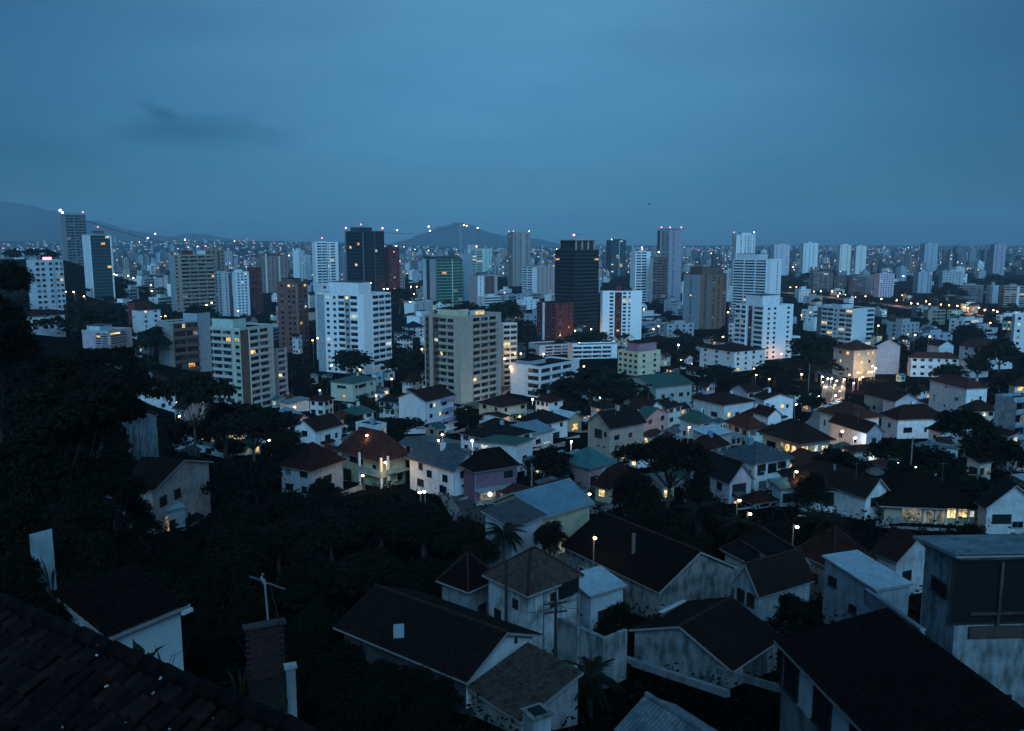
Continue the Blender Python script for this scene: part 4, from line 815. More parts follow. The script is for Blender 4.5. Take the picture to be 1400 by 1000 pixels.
House('white three storey house with red roof below the left hillside trees', 'white house on left slope', 172, 188, 238, 528, 560, 62, 'hip', 2.4, 'white', 'dred', 'a1', 'd,.2,.75,.8,1.2 d,.36,.75,2,1.4 d,.66,.75,1.6,1.4 d,.84,.75,.9,1.2 d,.36,.4,2,1.4 d,.66,.42,1.4,1.2 d,.84,.44,1,1.2', nfl=3, d=262)
House('white row house with red roof under the block with red sign', 'white row house on left ridge', 28, 40, 88, 432, 456, 66, 'hip', 2.0, 'pale', 'dred', '', 'd,.15,.7,2,1.2 d,.4,.7,3.4,1.2 d,.85,.7,2.4,1.2 d,.15,.3,2,1.2 d,.45,.3,1.6,1.2 d,.62,.3,1.6,1.2 d,.85,.3,2.4,1.2', d=352, nfl=2)
House('white cubic house with red top on the left slope below the dark hill', 'cubic house below dark hill', 180, 192, 219, 424, 442, 60, 'hip', 1.4, 'pale', 'dred', '', 'a2', d=520)
House('brick red house behind the cubic house at the foot of the dark hill', None, 174, 184, 206, 414, 430, 55, 'hip', 1.8, 'dred', 'dred', '', 'a2', d=560)
Tower('pinkish terrace block with a lit room behind the black left trees', 'pinkish terrace block', 112, 148, 180, 456, 300, 50, (.42, .36, .38), 'b2:1 -:1', 'b1:1 -:.3', 5, ind=True, lit=.08, pent=[(.0, .5, .3, .8, 2.5, 'cyan')], roofc='slab', cat='building', group='mid-rise blocks of the valley', base=43)
House('two storey stained pinkish house with brown roof beside the hillside trees', 'stained house on left slope', 156, 208, 285, 668, 724, 56, 'gr', 2.2, (.52, .45, .42), 'brown', 'd,.5,.5,1,1', 'k,.16,.74,1.5,1.3,1 k,.40,.74,1.5,1.3,1 k,.58,.30,.5,.9,0', stain=.5)
def x_leanto(root, wR, wL, H, wm):
    q = MB(); q.box(wR*.05, wR*.45, -.06, -.02, .4, H*.8, glow_mat('porch_light', (.85, .5, .25), .45)); q.build('lit_window', root)
House('low lean-to porch with bright blue roof in front of the stained house', None, 206, 212, 252, 704, 722, 64, 'sr', .7, (.36, .45, .50), 'lblue', '', 'k,.55,.4,.8,1.4', depth=3, ov=.25, extra=x_leanto)
House('tall windowless blue grey wall of a house behind the left trees', None, 128, 186, 189, 578, 634, 18, 'flat', 0, (.16, .21, .24), 'slab', '', '', d=122, stain=.7, depth=3)
# ------------------------------------------------------------------ nearest roofs
def x_N12(root, wR, wL, H, wm):
    q = MB(); q.beam((wR-.15, -.34, H-.22), (wR+.38, -.34, H-.22), .16, .16, wall_mat(C['white'])); q.build('gutter_end', root)
House('small white wall house with a dark tiled roof just below the near roof edge', 'white wall house below near roof', 144, 150, 246, 868, 935, 30, 'sr', 1.0, (.60, .68, .70), 'black', '', 'k,.56,.64,.35,1.5,0', d=33, depth=3.6, ov=.3, extra=x_N12, stain=.12)
def x_N2(root, wR, wL, H, wm):
    q = MB(); q.box(wR*.60, wR*.96, -.5, -.02, H-1.7, H-.35, BLACK); q.build('loggia_opening', root)
    q = MB(); q.tube([(wR*.30, -.06, H-.2), (wR*.30, -.06, .1)], .05, METAL, 6); q.build('drain_pipe', root)
House('narrow weathered house with streaked walls and a lichen spotted hip roof', 'streaked narrow house', 668, 722, 789, 806, 868, 42, 'hip', 2.2, (.52, .55, .55), 'lichen', 'k,.3,.75,.6,.7,0 k,.75,.5,.8,.9,0', 'k,.75,.80,1.5,.9,0 k,.50,.76,.6,1.2,0', d=70, ov=.45, stain=.75, extra=x_N2)
House('large house with broad dark tile roof and a stained grey gable wall', 'broad dark roofed house', 772, 901, 1003, 806, 852, 45, 'gr', 3.0, (.26, .27, .26), 'black', 'd,.78,.55,1.4,1.2 d,.5,.5,1.2,1.1', '', d=84, ov=.35, stain=.85, extra=lambda root, wR, wL, H, wm: (lambda q: (q.tube([(wR*.22, wL*.42, H+1.0), (wR*.22, wL*.42, H+3.6)], .22, METAL, 8), q.build('chimney_pipe', root)))(MB()))
House('garage with a light blue corrugated metal roof below the broad dark roof', 'blue corrugated garage', 790, 808, 852, 814, 838, 40, 'sr', .7, (.46, .52, .54), 'lblue', '', 'k,.42,.45,1.6,1.5,0 d,.85,.55,.6,.8', d=78, depth=3.6, ov=.3, style='metal')
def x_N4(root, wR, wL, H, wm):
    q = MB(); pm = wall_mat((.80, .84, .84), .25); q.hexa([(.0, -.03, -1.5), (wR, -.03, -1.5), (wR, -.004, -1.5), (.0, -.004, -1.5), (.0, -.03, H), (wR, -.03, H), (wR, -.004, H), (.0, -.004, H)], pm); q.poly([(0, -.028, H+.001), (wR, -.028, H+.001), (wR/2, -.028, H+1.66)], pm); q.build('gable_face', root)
    q = MB(); q.box(-.02, .35, -.55, -.01, -1.5, H*.5, wm); q.build('buttress', root)
    for k in (.3, .55):
        q = MB(); q.beam((wR*k*.3-.9, wL*k, H+.35), (wR*k*.3-.2, wL*k+.7, H+1.0), .8, .05, plain('skylight', (.25, .34, .38), .3)); q.build('skylight', root) if k > .4 else None
House('low house with long dark tile roof and white gable with one dark window', 'white gabled near house', 470, 637, 728, 921, 952, 49, 'gr', 1.7, (.09, .095, .095), 'mossy', 'd,.2,.5,1.2,1', 'k,.22,.55,1.0,1.15,1 k,.72,1.05,.14,.28,0', d=55, ov=.6, extra=x_N4, stain=.3)  # side walls darkened in colour so the side under the eave reads dark
House('low tiled shed roof with pale lichen spots in front of the white gabled near house', 'lichen spotted shed', 645, 712, 790, 985, 1030, 41, 'sl', 1.5, (.36, .38, .38), 'lichen', '', '', d=51, ov=.25, stain=.6, base=45.5)
def x_N6(root, wR, wL, H, wm):
    q = MB(); q.box(wR*.25, wR*.75, -.05, -.01, .1, H*.8, wall_mat((.08, .08, .08))); q.build('door', root)
    q = MB(); q.box(-.45, .0, -.2, wL+.6, .1, .55, wall_mat(C['grey'], .6)); q.build('plinth', root)
House('low house with a stained grey gable wall and a dark brown tile roof', 'stained gable house', 868, 1000, 1064, 912, 944, 60, 'gl', 1.9, (.30, .33, .34), 'mossy', '', 'k,.55,.5,1.4,1.6,0', d=62, ov=.35, stain=.8, extra=x_N6)
def x_N7(root, wR, wL, H, wm):
    q = MB(); q.tube([(-.12, wL-.2, H-.1), (-.12, wL-.2, -1)], .06, METAL, 6); q.build('drain_pipe', root)
    q = MB(); q.box(-.06, -.012, 0, wL, -2, H*.22, wall_mat((.28, .30, .30), .7)); q.build('plinth', root)
House('large right foreground house with a black roof and tall windows in its white side', 'black roofed house with tall windows', 1073, 1232, 1402, 1042, 1100, 35, 'sl', 1.5, (.66, .72, .73), 'black', 'k,.93,.60,2.0,2.2,2 k,.60,.60,1.7,2.2,2 k,.28,.60,1.7,2.2,2', '', d=34.6, ov=.45, stain=.3, extra=x_N7, base=53.5)
def x_N8(root, wR, wL, H, wm):
    q = MB(); q.box(wR*.12, wR*.98, -.22, -.08, H*.60, H*.66, wall_mat((.10, .075, .06), .5)); q.box(wR*.12, wR*.98, -.2, -.1, H*.72, H*.735, wall_mat((.10, .075, .06), .5)); q.build('railing', root)
    for k in (.36, .62, .86):
        q = MB(); q.box(wR*k-.09, wR*k+.09, -.24, -.06, H*.60, H-.02, wall_mat((.12, .10, .085), .5)); q.build('column', root)
    q = MB(); q.box(-1.0, -.012, wL*.35, wL*.7, H*.34, H*.38, wall_mat(C['dgrey'])); q.beam((-.9, wL*.5, H*.34), (-.05, wL*.5, H*.2), .15, .15, wall_mat(C['dgrey'])); q.build('wall_canopy', root)
House('tall stained house at the right edge under a worn blue grey metal roof', 'tall stained house at right', 1266, 1312, 1470, 768, 930, 58, 'sb', .6, (.36, .42, .44), 'tin', 'k,.5,.80,1.6,.9,0', 'k,.5,.84,8.5,4.2,0 k,.40,.22,2.2,1.5,0', d=52, ov=.6, style='metal', stain=.8, extra=x_N8)  # wide black panel paints the shade of the open loggia recess
House('white shed with a sky blue ribbed roof and two dark windows', 'shed with sky blue roof', 1128, 1198, 1244, 806, 834, 44, 'sr', .7, 'bgrey', 'lblue', 'k,.40,.50,.9,.8,0 k,.82,.76,1.1,.9,0', '', d=77, ov=.25, style='metal', stain=.4)
House('house with reddish brown hip roof above the shed with sky blue roof', 'reddish hip house', 1092, 1140, 1190, 770, 790, 46, 'hip', 3.0, (.32, .32, .30), 'dred', 'k,.5,.5,1,1,0', 'k,.3,.4,1.6,1.5,0', d=90, ov=.5, stain=.5)
House('small white gabled house right of the reddish hip house', None, 1196, 1226, 1276, 764, 792, 50, 'gr', 2.2, (.52, .56, .58), 'dred', '', 'k,.3,.55,1.3,1.1,0', d=92, ov=.4, stain=.5)
House('white house with dark slate roof and one bright yellow corner room', 'house with yellow corner room', 992, 1036, 1092, 768, 794, 42, 'hip', 2.6, (.52, .52, .50), 'dark', 'd,.25,.6,1.4,1.3', 'y,.14,.58,1.0,1.7,1 y,.40,.55,1.2,1.4,2 m,.60,.5,.7,1.2', d=92, ov=.5)
House('small gabled white cottage with dark window right of the yellow corner room', None, 1066, 1074, 1104, 770, 796, 55, 'gr', 1.4, (.50, .50, .42), 'dark', '', 'k,.55,.65,1.0,.9,0', d=88, ov=.3)
House('grey block house with dark openings and brown roof left of the near bush', 'grey house left of bush', 1004, 1038, 1108, 808, 856, 48, 'gl', 2.2, (.34, .38, .40), 'brown', 'k,.3,.78,.8,1.2,0 k,.7,.78,.8,1.2,0 k,.35,.35,1.6,1.2,0 k,.75,.3,.8,.7,0', '', d=76, ov=.35, stain=.5)
House('house with bluish sheet roof and a lit yellow yard wall in the middle distance', 'house with lit yard wall', 676, 738, 806, 706, 745, 44, 'gl', 2.2, (.44, .42, .30), 'blue', 'k,.3,.5,1,1,0', 'm,.45,.45,1.6,1.8,1 o,.75,.4,1.2,1.4', d=100, ov=.5)
House('low house with dark corrugated roof left of the lit yard wall', None, 664, 700, 742, 722, 752, 50, 'sr', 1.2, (.42, .48, .5), 'grey', '', 'd,.4,.4,1.2,1', d=94, ov=.4)
House('dark tiled house roof with white edge behind the streaked narrow house', None, 604, 640, 676, 800, 838, 46, 'hip', 2.2, (.24, .27, .28), 'black', '', 'k,.5,.5,1,1.2,0', d=76, ov=.4, stain=.6)
House('corrugated metal roof of a shed at the bottom edge', 'corrugated shed at bottom', 850, 968, 1044, 1080, 1110, 48, 'gr', 1.2, (.20, .22, .22), 'tin', '', '', d=38, ov=.3, style='metal', stain=.7)
# ------------------------------------------------------------------ labels for things told apart by what they stand near
PEND = []                     # object, noun, px, distance, category, group
ORD = ['leftmost', 'second', 'third', 'fourth', 'fifth', 'sixth', 'seventh', 'eighth', 'ninth', 'tenth', 'eleventh', 'twelfth', 'thirteenth', 'fourteenth', 'fifteenth']
def later(o, noun, px, d, cat, group): PEND.append((o, noun, px, d, cat, group))
def name_pending():
    by = {}
    for (o, noun, px, d, cat, group) in PEND:
        best = None
        for (ph, c, hw, yt, yb, dr) in REFS:
            s = max(0, abs(px-c)-hw)*1.0+abs(math.log(max(d, 5)/dr))*70
            if best is None or s < best[0]: best = (s, ph, c, hw, dr)
        _, ph, c, hw, dr = best
        if abs(px-c) <= hw*.8: rel = 'before' if d < dr else 'behind'
        else: rel = 'left of' if px < c else 'right of'
        by.setdefault((noun, rel, ph), []).append((px, o, cat, group))
    for (noun, rel, ph), lst in by.items():
        lst.sort(key=lambda t: t[0]); n_ = len(lst)
        for i, (px, o, cat, group) in enumerate(lst):
            if not ph: continue
            if n_ == 1: pre = ''
            elif i == 0: pre = 'leftmost '
            elif i == n_-1: pre = 'rightmost '
            elif n_ == 3: pre = 'middle '
            else: pre = (ORD[i] if i < len(ORD) else 'far')+' from left '
            tag(o, f'{pre}{noun} {rel} the {ph}', cat, group)
# ------------------------------------------------------------------ trees
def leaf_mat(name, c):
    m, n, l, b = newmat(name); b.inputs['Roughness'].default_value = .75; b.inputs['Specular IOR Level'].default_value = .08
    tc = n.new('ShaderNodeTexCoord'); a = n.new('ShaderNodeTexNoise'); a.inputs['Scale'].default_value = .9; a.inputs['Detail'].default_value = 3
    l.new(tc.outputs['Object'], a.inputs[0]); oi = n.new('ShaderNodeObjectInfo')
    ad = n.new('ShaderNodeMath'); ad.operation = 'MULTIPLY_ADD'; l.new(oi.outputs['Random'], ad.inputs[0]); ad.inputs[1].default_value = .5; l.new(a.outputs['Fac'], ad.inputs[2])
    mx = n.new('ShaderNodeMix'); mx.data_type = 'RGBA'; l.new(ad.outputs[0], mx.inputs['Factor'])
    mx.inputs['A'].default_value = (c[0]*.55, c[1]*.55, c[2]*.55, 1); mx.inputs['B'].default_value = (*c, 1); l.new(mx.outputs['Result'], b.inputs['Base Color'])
    return m
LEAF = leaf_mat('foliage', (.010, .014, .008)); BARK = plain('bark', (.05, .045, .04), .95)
def leaf_mesh(name, lobes, n_, size, seed, flat=.0):
    rs = np.random.RandomState(seed); w = np.array([l_[3]*l_[3]*l_[4] for l_ in lobes]); w = w/w.sum()
    idx = rs.choice(len(lobes), n_, p=w); L = np.array(lobes)[idx]
    # leaves sit in twigs: clumps of about 9 round a twig end
    nt_ = max(1, n_//9); tw = np.repeat(np.arange(nt_), 9)[:n_]; tw = np.concatenate([tw, rs.randint(0, nt_, n_-len(tw))])
    ti = rs.choice(len(lobes), nt_, p=w); TL = np.array(lobes)[ti]
    d = rs.normal(size=(nt_, 3)); d /= np.linalg.norm(d, axis=1)[:, None]; d[:, 2] = np.where(d[:, 2] < -.55, -d[:, 2], d[:, 2])
    rad = rs.uniform(.50, 1.04, nt_)[:, None]
    P = TL[:, :3]+d*rad*np.stack([TL[:, 3], TL[:, 3], TL[:, 4]], 1)
    c = P[tw]+rs.normal(size=(n_, 3))*size*np.array([1.0, 1.0, .7])
    nrm = d[tw]*.5+rs.normal(size=(n_, 3))*.75; nrm[:, 2] += .4+flat; nrm /= np.linalg.norm(nrm, axis=1)[:, None]
    t = np.cross(nrm, rs.normal(size=(n_, 3))); t /= np.linalg.norm(t, axis=1)[:, None]; bt = np.cross(nrm, t)
    s = size*rs.uniform(.6, 1.3, n_)[:, None]
    q = np.stack([c-t*s, c+bt*s*.55, c+t*s, c-bt*s*.55], 1).reshape(-1, 3)
    me = bpy.data.meshes.new(name); k = np.arange(n_*4).reshape(-1, 4)
    me.vertices.add(n_*4); me.vertices.foreach_set('co', q.ravel().astype(np.float32))
    me.loops.add(n_*4); me.loops.foreach_set('vertex_index', k.ravel().astype(np.int32))
    me.polygons.add(n_); me.polygons.foreach_set('loop_start', (np.arange(n_)*4).astype(np.int32))
    me.update(calc_edges=True); me.materials.append(LEAF); return me
def trunk_mesh(lobes, h0, r0, seed, lean=.4):
    rs = random.Random(seed); b_ = MB(); b_.smooth = True
    top = Vector((rs.uniform(-lean, lean), rs.uniform(-lean, lean), h0))
    b_.tube([(0, 0, -1.2), (0, 0, .2), top*.5+Vector((rs.uniform(-.2, .2), 0, 0)), top], [r0*1.5, r0*1.1, r0*.85, r0*.7], BARK, 7)
    for l_ in lobes:
        e = Vector((l_[0], l_[1], l_[2])); mid = top.lerp(e, .5)+Vector((rs.uniform(-.4, .4), rs.uniform(-.4, .4), -.3))
        b_.tube([top*.8, mid, e+Vector((0, 0, l_[4]*.4))], [r0*.32, r0*.2, r0*.08], BARK, 5)
    return b_.mesh('trunk')
# unit trees: 10 m tall, crown about 8 m wide
def lob(n_, R_, zc, zr, rl, seed):
    rs = random.Random(seed); out = [(0, 0, zc+zr*.35, rl*1.15, rl*.9)]
    for i in range(n_):
        a_ = i*2.399+rs.uniform(-.3, .3); q = R_*math.sqrt((i+.6)/n_); z = zc+zr*(1-(q/R_)**2)*rs.uniform(.2, 1)-rs.uniform(0, .5)
        out.append((q*math.cos(a_), q*math.sin(a_), z, rl*rs.uniform(.7, 1.1), rl*rs.uniform(.55, .85)))
    return out
PROTO = {}
def proto(kind, lod, k):
    key = (kind, lod, k)
    if key in PROTO: return PROTO[key]
    nl, sz = {'near': (15000, .15), 'mid': (5200, .26), 'far': (1500, .50)}[lod]; sd = hash((len(kind), len(lod), k)) % 1000
    if kind == 'round': lb = lob(9, 2.9, 5.0, 3.0, 1.75, sd); tr = (4.0, .26)
    elif kind == 'umbrella': lb = [(x, y, z, r_, .62) for (x, y, z, r_, _) in lob(11, 4.0, 7.6, 1.5, 1.7, sd)]; tr = (6.3, .22)
    elif kind == 'tall': lb = lob(10, 2.2, 5.2, 3.8, 1.5, sd)+[(.3, -.2, 8.6, 1.1, 1.3)]; tr = (4.2, .24)
    elif kind == 'bush': lb = lob(6, 2.6, 3.4, 4.0, 2.2, sd); tr = (1.6, .2)
    PROTO[key] = (leaf_mesh('crown', lb, nl, sz, sd, .25 if kind == 'umbrella' else 0), trunk_mesh(lb, tr[0], tr[1], sd)); return PROTO[key]
NT = 0
def tree(px, yt, wpx, d, kind='round', label=None, hmin=3.0, rot=None, zb=None, noun=None):
    global NT; NT += 1
    P = at(px, yt, d); gb = gz(P.x, P.y) if zb is None else zb; h = max(hmin, P.z-gb); dep = proj((P.x, P.y, P.z))[2]
    wid = wpx*dep/F; lod = 'near' if d < 135 else 'mid' if d < 320 else 'far'
    cr, tr = proto(kind, lod, NT % 3); full = {'round': 8.6, 'umbrella': 10.6, 'tall': 7.0, 'bush': 8.6}[kind]
    top = {'round': 9.7, 'umbrella': 9.9, 'tall': 10.1, 'bush': 8.8}[kind]
    sx = wid/full; sz = h/top
    root = thing({'umbrella': 'spreading_tree', 'bush': 'shrub'}.get(kind, 'leafy_tree'), None, None, (P.x, P.y, gb), rot if rot is not None else random.uniform(0, 6.28))
    sc_ = min(sz, 1.3*sx); dz = h-top*sc_
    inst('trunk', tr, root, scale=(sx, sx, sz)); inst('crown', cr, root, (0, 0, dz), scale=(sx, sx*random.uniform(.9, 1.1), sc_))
    CIRC.append((P.x, P.y, wid*.35))
    if label: tag(root, label, 'tree' if kind != 'bush' else 'bush', 'trees among the houses')
    else: later(root, noun or {'umbrella': 'spreading tree', 'bush': 'dark bush', 'tall': 'tall leafy tree', 'round': 'round leafy tree'}[kind], px, d, 'bush' if kind == 'bush' else 'tree', 'trees among the houses')
    return root
# tree masses seen in the picture: px, top y, width px, distance, kind
TREES = [(6, 338, 74, 92, 'round'), (-22, 372, 90, 80, 'round'), (18, 418, 80, 88, 'tall'),
 (70, 452, 130, 96, 'round'), (140, 462, 110, 104, 'umbrella'), (25, 470, 110, 84, 'round'), (168, 508, 70, 112, 'tall'), (110, 520, 120, 88, 'round'), (40, 560, 130, 72, 'bush'), (150, 590, 90, 84, 'tall'), (100, 640, 120, 70, 'round'), (20, 660, 110, 56, 'bush'), (175, 655, 60, 92, 'bush'), (120, 700, 100, 60, 'bush'), (195, 690, 46, 90, 'bush'),
 (262, 505, 110, 150, 'umbrella'), (345, 548, 120, 142, 'umbrella'), (305, 530, 110, 168, 'round'), (230, 560, 80, 165, 'round'), (390, 580, 70, 172, 'round'), (330, 600, 120, 120, 'round'), (250, 600, 90, 130, 'round'), (440, 640, 60, 118, 'round'), (395, 650, 90, 112, 'round'),
 (310, 660, 110, 98, 'round'), (300, 730, 120, 80, 'bush'), (380, 690, 110, 96, 'round'), (450, 672, 110, 100, 'round'), (520, 660, 110, 104, 'round'), (575, 664, 100, 102, 'round'), (630, 690, 80, 98, 'round'), (655, 712, 60, 92, 'tall'), (420, 740, 120, 84, 'bush'), (500, 730, 120, 86, 'round'), (580, 740, 110, 84, 'bush'), (630, 750, 70, 82, 'bush'), (340, 790, 100, 62, 'bush'), (430, 800, 90, 66, 'bush'), (270, 800, 80, 62, 'bush'),
 (540, 566, 110, 222, 'round'), (505, 575, 60, 232, 'round'), (480, 472, 66, 425, 'round'), (560, 476, 80, 400, 'round'), (530, 540, 40, 290, 'round'), (498, 536, 34, 300, 'round'), (640, 555, 46, 262, 'tall'),
 (812, 500, 130, 322, 'round'), (765, 520, 80, 320, 'round'), (850, 525, 70, 316, 'round'), (100, 456, 150, 86, 'round'), (55, 480, 130, 78, 'round'), (175, 480, 80, 98, 'round'), (912, 585, 150, 112, 'umbrella'), (870, 620, 90, 108, 'round'), (960, 640, 70, 104, 'tall'), (900, 668, 110, 98, 'round'), (840, 700, 70, 100, 'bush'),
 (752, 608, 70, 150, 'tall'), (728, 640, 50, 146, 'bush'), (752, 696, 62, 92, 'round'), (905, 545, 46, 330, 'tall'), (980, 496, 60, 400, 'round'), (1060, 490, 70, 395, 'round'), (1118, 452, 80, 470, 'round'), (1118, 480, 66, 420, 'round'), (1075, 520, 60, 330, 'round'), (1110, 535, 50, 300, 'round'), (1170, 536, 44, 300, 'bush'), (1300, 491, 48, 385, 'round'), (1232, 470, 40, 480, 'tall'),
 (1322, 546, 84, 190, 'round'), (1225, 590, 80, 165, 'round'), (1150, 606, 84, 152, 'round'), (1280, 600, 110, 150, 'bush'), (1350, 575, 80, 165, 'round'), (1385, 590, 60, 150, 'round'), (1330, 640, 120, 135, 'bush'), (1240, 625, 80, 140, 'bush'), (1110, 640, 60, 132, 'bush'),
 (1000, 690, 90, 104, 'bush'), (1060, 700, 100, 100, 'round'), (1130, 690, 100, 98, 'bush'), (1160, 712, 90, 94, 'bush'), (945, 710, 70, 98, 'bush'), (1320, 706, 90, 96, 'bush'), (1240, 716, 70, 96, 'bush'), (1090, 800, 90, 70, 'bush'), (845, 815, 60, 72, 'bush'), (830, 838, 50, 66, 'bush'), (1370, 455, 60, 420, 'round'), (1340, 480, 40, 400, 'round'), (1395, 500, 60, 330, 'round'), (1325, 437, 50, 560, 'round'),
 (52, 782, 120, 34, 'bush'), (95, 776, 90, 36, 'bush'), (16, 770, 90, 34, 'bush'), (120, 775, 90, 46, 'bush'), (20, 735, 80, 40, 'bush'), (200, 765, 110, 60, 'bush'), (475, 862, 90, 54, 'bush'), (520, 880, 90, 53, 'bush'), (565, 896, 80, 52.5, 'bush'), (606, 914, 70, 52, 'bush'), (500, 905, 110, 48, 'bush'), (585, 940, 90, 46, 'bush'), (450, 880, 90, 50, 'bush'), (560, 950, 100, 43, 'bush'), (470, 930, 110, 42, 'bush'), (400, 840, 90, 52, 'bush'), (280, 850, 90, 44, 'bush'), (320, 690, 110, 88, 'round'), (240, 720, 80, 84, 'bush'), (60, 520, 110, 90, 'round'), (30, 600, 110, 80, 'round'), (110, 590, 110, 84, 'round'), (80, 680, 110, 66, 'round'), (160, 720, 90, 74, 'bush'), (255, 505, 30, 380, 'round'), (205, 440, 50, 420, 'round'), (130, 418, 70, 420, 'round'), (240, 420, 50, 640, 'round'), (275, 410, 60, 700, 'round'), (640, 408, 70, 640, 'round'), (690, 404, 60, 680, 'round'), (545, 388, 40, 900, 'round'), (800, 452, 60, 600, 'round'), (765, 462, 50, 570, 'round')]
for t in TREES: tree(*t)
def inbox(x, y, r_):
    for (a_, b_, c_) in CIRC:
        if c_ > 2.5 and (x-a_)**2+(y-b_)**2 < (r_+c_*.72)**2: return True
    return False
NU = 0; us_ = random.Random(5)
ug = []
while len(ug) < 5200:
    y = math.exp(us_.uniform(math.log(24), math.log(190))); k_ = us_.uniform(-.68, .66); x = k_*y
    if y < 70 and k_ > .0 and us_.random() < .75: continue
    if inbox(x, y, .6): continue
    ug.append((x, y, gz(x, y)+us_.uniform(-.2, 1.3), us_.uniform(.6, 1.5)))
un = np.random.RandomState(4); per = 14; n_ = len(ug)*per; U4 = np.repeat(np.array(ug), per, 0)
c4 = U4[:, :3]+un.normal(size=(n_, 3))*U4[:, 3:4]*np.array([.75, .75, .5]); nr4 = un.normal(size=(n_, 3)); nr4[:, 2] += .5; nr4 /= np.linalg.norm(nr4, axis=1)[:, None]
t4 = np.cross(nr4, un.normal(size=(n_, 3))); t4 /= np.linalg.norm(t4, axis=1)[:, None]; b4 = np.cross(nr4, t4); s4 = (.10+.0016*U4[:, 1:2])*un.uniform(.7, 1.4, (n_, 1))
q4 = np.stack([c4-t4*s4, c4+b4*s4*.5, c4+t4*s4, c4-b4*s4*.5], 1).reshape(-1, 3)
me = bpy.data.meshes.new('undergrowth'); me.vertices.add(n_*4); me.vertices.foreach_set('co', q4.ravel().astype(np.float32)); me.loops.add(n_*4); me.loops.foreach_set('vertex_index', np.arange(n_*4).astype(np.int32))
me.polygons.add(n_); me.polygons.foreach_set('loop_start', (np.arange(n_)*4).astype(np.int32)); me.update(calc_edges=True); me.materials.append(LEAF)
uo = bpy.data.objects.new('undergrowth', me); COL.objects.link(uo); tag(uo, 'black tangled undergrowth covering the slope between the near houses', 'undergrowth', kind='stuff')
# woods on the left hill, along the avenue and between the towers: crowns joined, too many and too small to pick apart
def far_woods(name, label, pts):
    vs = [leaf_arr(k) for k in range(4)]; out = []
    for i, (x, y, z, h, w) in enumerate(pts):
        a = random.uniform(0, 6.28); c, s = math.cos(a), math.sin(a); q = vs[i % 4]*np.array([w/8.6, w/8.6, h/9.7])
        out.append(np.stack([q[:, 0]*c-q[:, 1]*s+x, q[:, 0]*s+q[:, 1]*c+y, q[:, 2]+z], 1))
    V = np.concatenate(out); nq = len(V)//4
    me = bpy.data.meshes.new(name); me.vertices.add(nq*4); me.vertices.foreach_set('co', V.ravel().astype(np.float32)); me.loops.add(nq*4); me.loops.foreach_set('vertex_index', np.arange(nq*4).astype(np.int32))
    me.polygons.add(nq); me.polygons.foreach_set('loop_start', (np.arange(nq)*4).astype(np.int32)); me.update(calc_edges=True); me.materials.append(LEAF)
    o = bpy.data.objects.new(name, me); COL.objects.link(o); return tag(o, label, 'trees', kind='stuff')
def leaf_arr(k):
    me = leaf_mesh('tmp', lob(9, 2.9, 4.2, 3.2, 1.9, 40+k), 210, .92, 60+k); a = np.empty(len(me.vertices)*3, np.float32); me.vertices.foreach_get('co', a); bpy.data.meshes.remove(me); return a.reshape(-1, 3)
wr = random.Random(3); W1 = []; tries = 0
while len(W1) < 420 and tries < 30000:
    tries += 1
    y = wr.uniform(300, 1050); k_ = wr.uniform(-.66, -.33); x = k_*y
    if y < 700 and k_ > -.40: continue
    if not any((x-a_)**2+(y-b_)**2 < (c_+2)**2 for a_, b_, c_ in CIRC):
        h = wr.uniform(6, 11); q = proj((x, y, gz(x, y)+h)); b_ = proj((x, y, gz(x, y))); w_ = wr.uniform(7, 13)
        if any(dk > y*1.02 and q[0]+4 > a_ and q[0]-4 < e_ and (q[1]+b_[1])/2 > c_ and q[1] < f_ for a_, e_, c_, f_, dk in KEEP): continue
        W1.append((x, y, gz(x, y)-.5, h, w_))
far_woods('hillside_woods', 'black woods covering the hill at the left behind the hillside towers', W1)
W2 = []
for i in range(60):
    px = wr.uniform(1075, 1420); y = wr.uniform(950, 1500); x = at(px, 400, y).x; W2.append((x, y, gz(x, y)-.5, wr.uniform(6, 11), wr.uniform(9, 17)))
far_woods('avenue_woods', 'dark trees in rows along the lamp lit avenue at right', W2)
for (px, py, w_, d) in ((1300, 383, 30, 1150), (1285, 390, 26, 1120), (1312, 392, 24, 1100), (1105, 370, 24, 1500), (1178, 372, 22, 1500), (1360, 372, 26, 1500), (1385, 376, 26, 1400), (1090, 382, 26, 1450)): tree(px, py, w_, d, 'round', noun='big avenue tree')
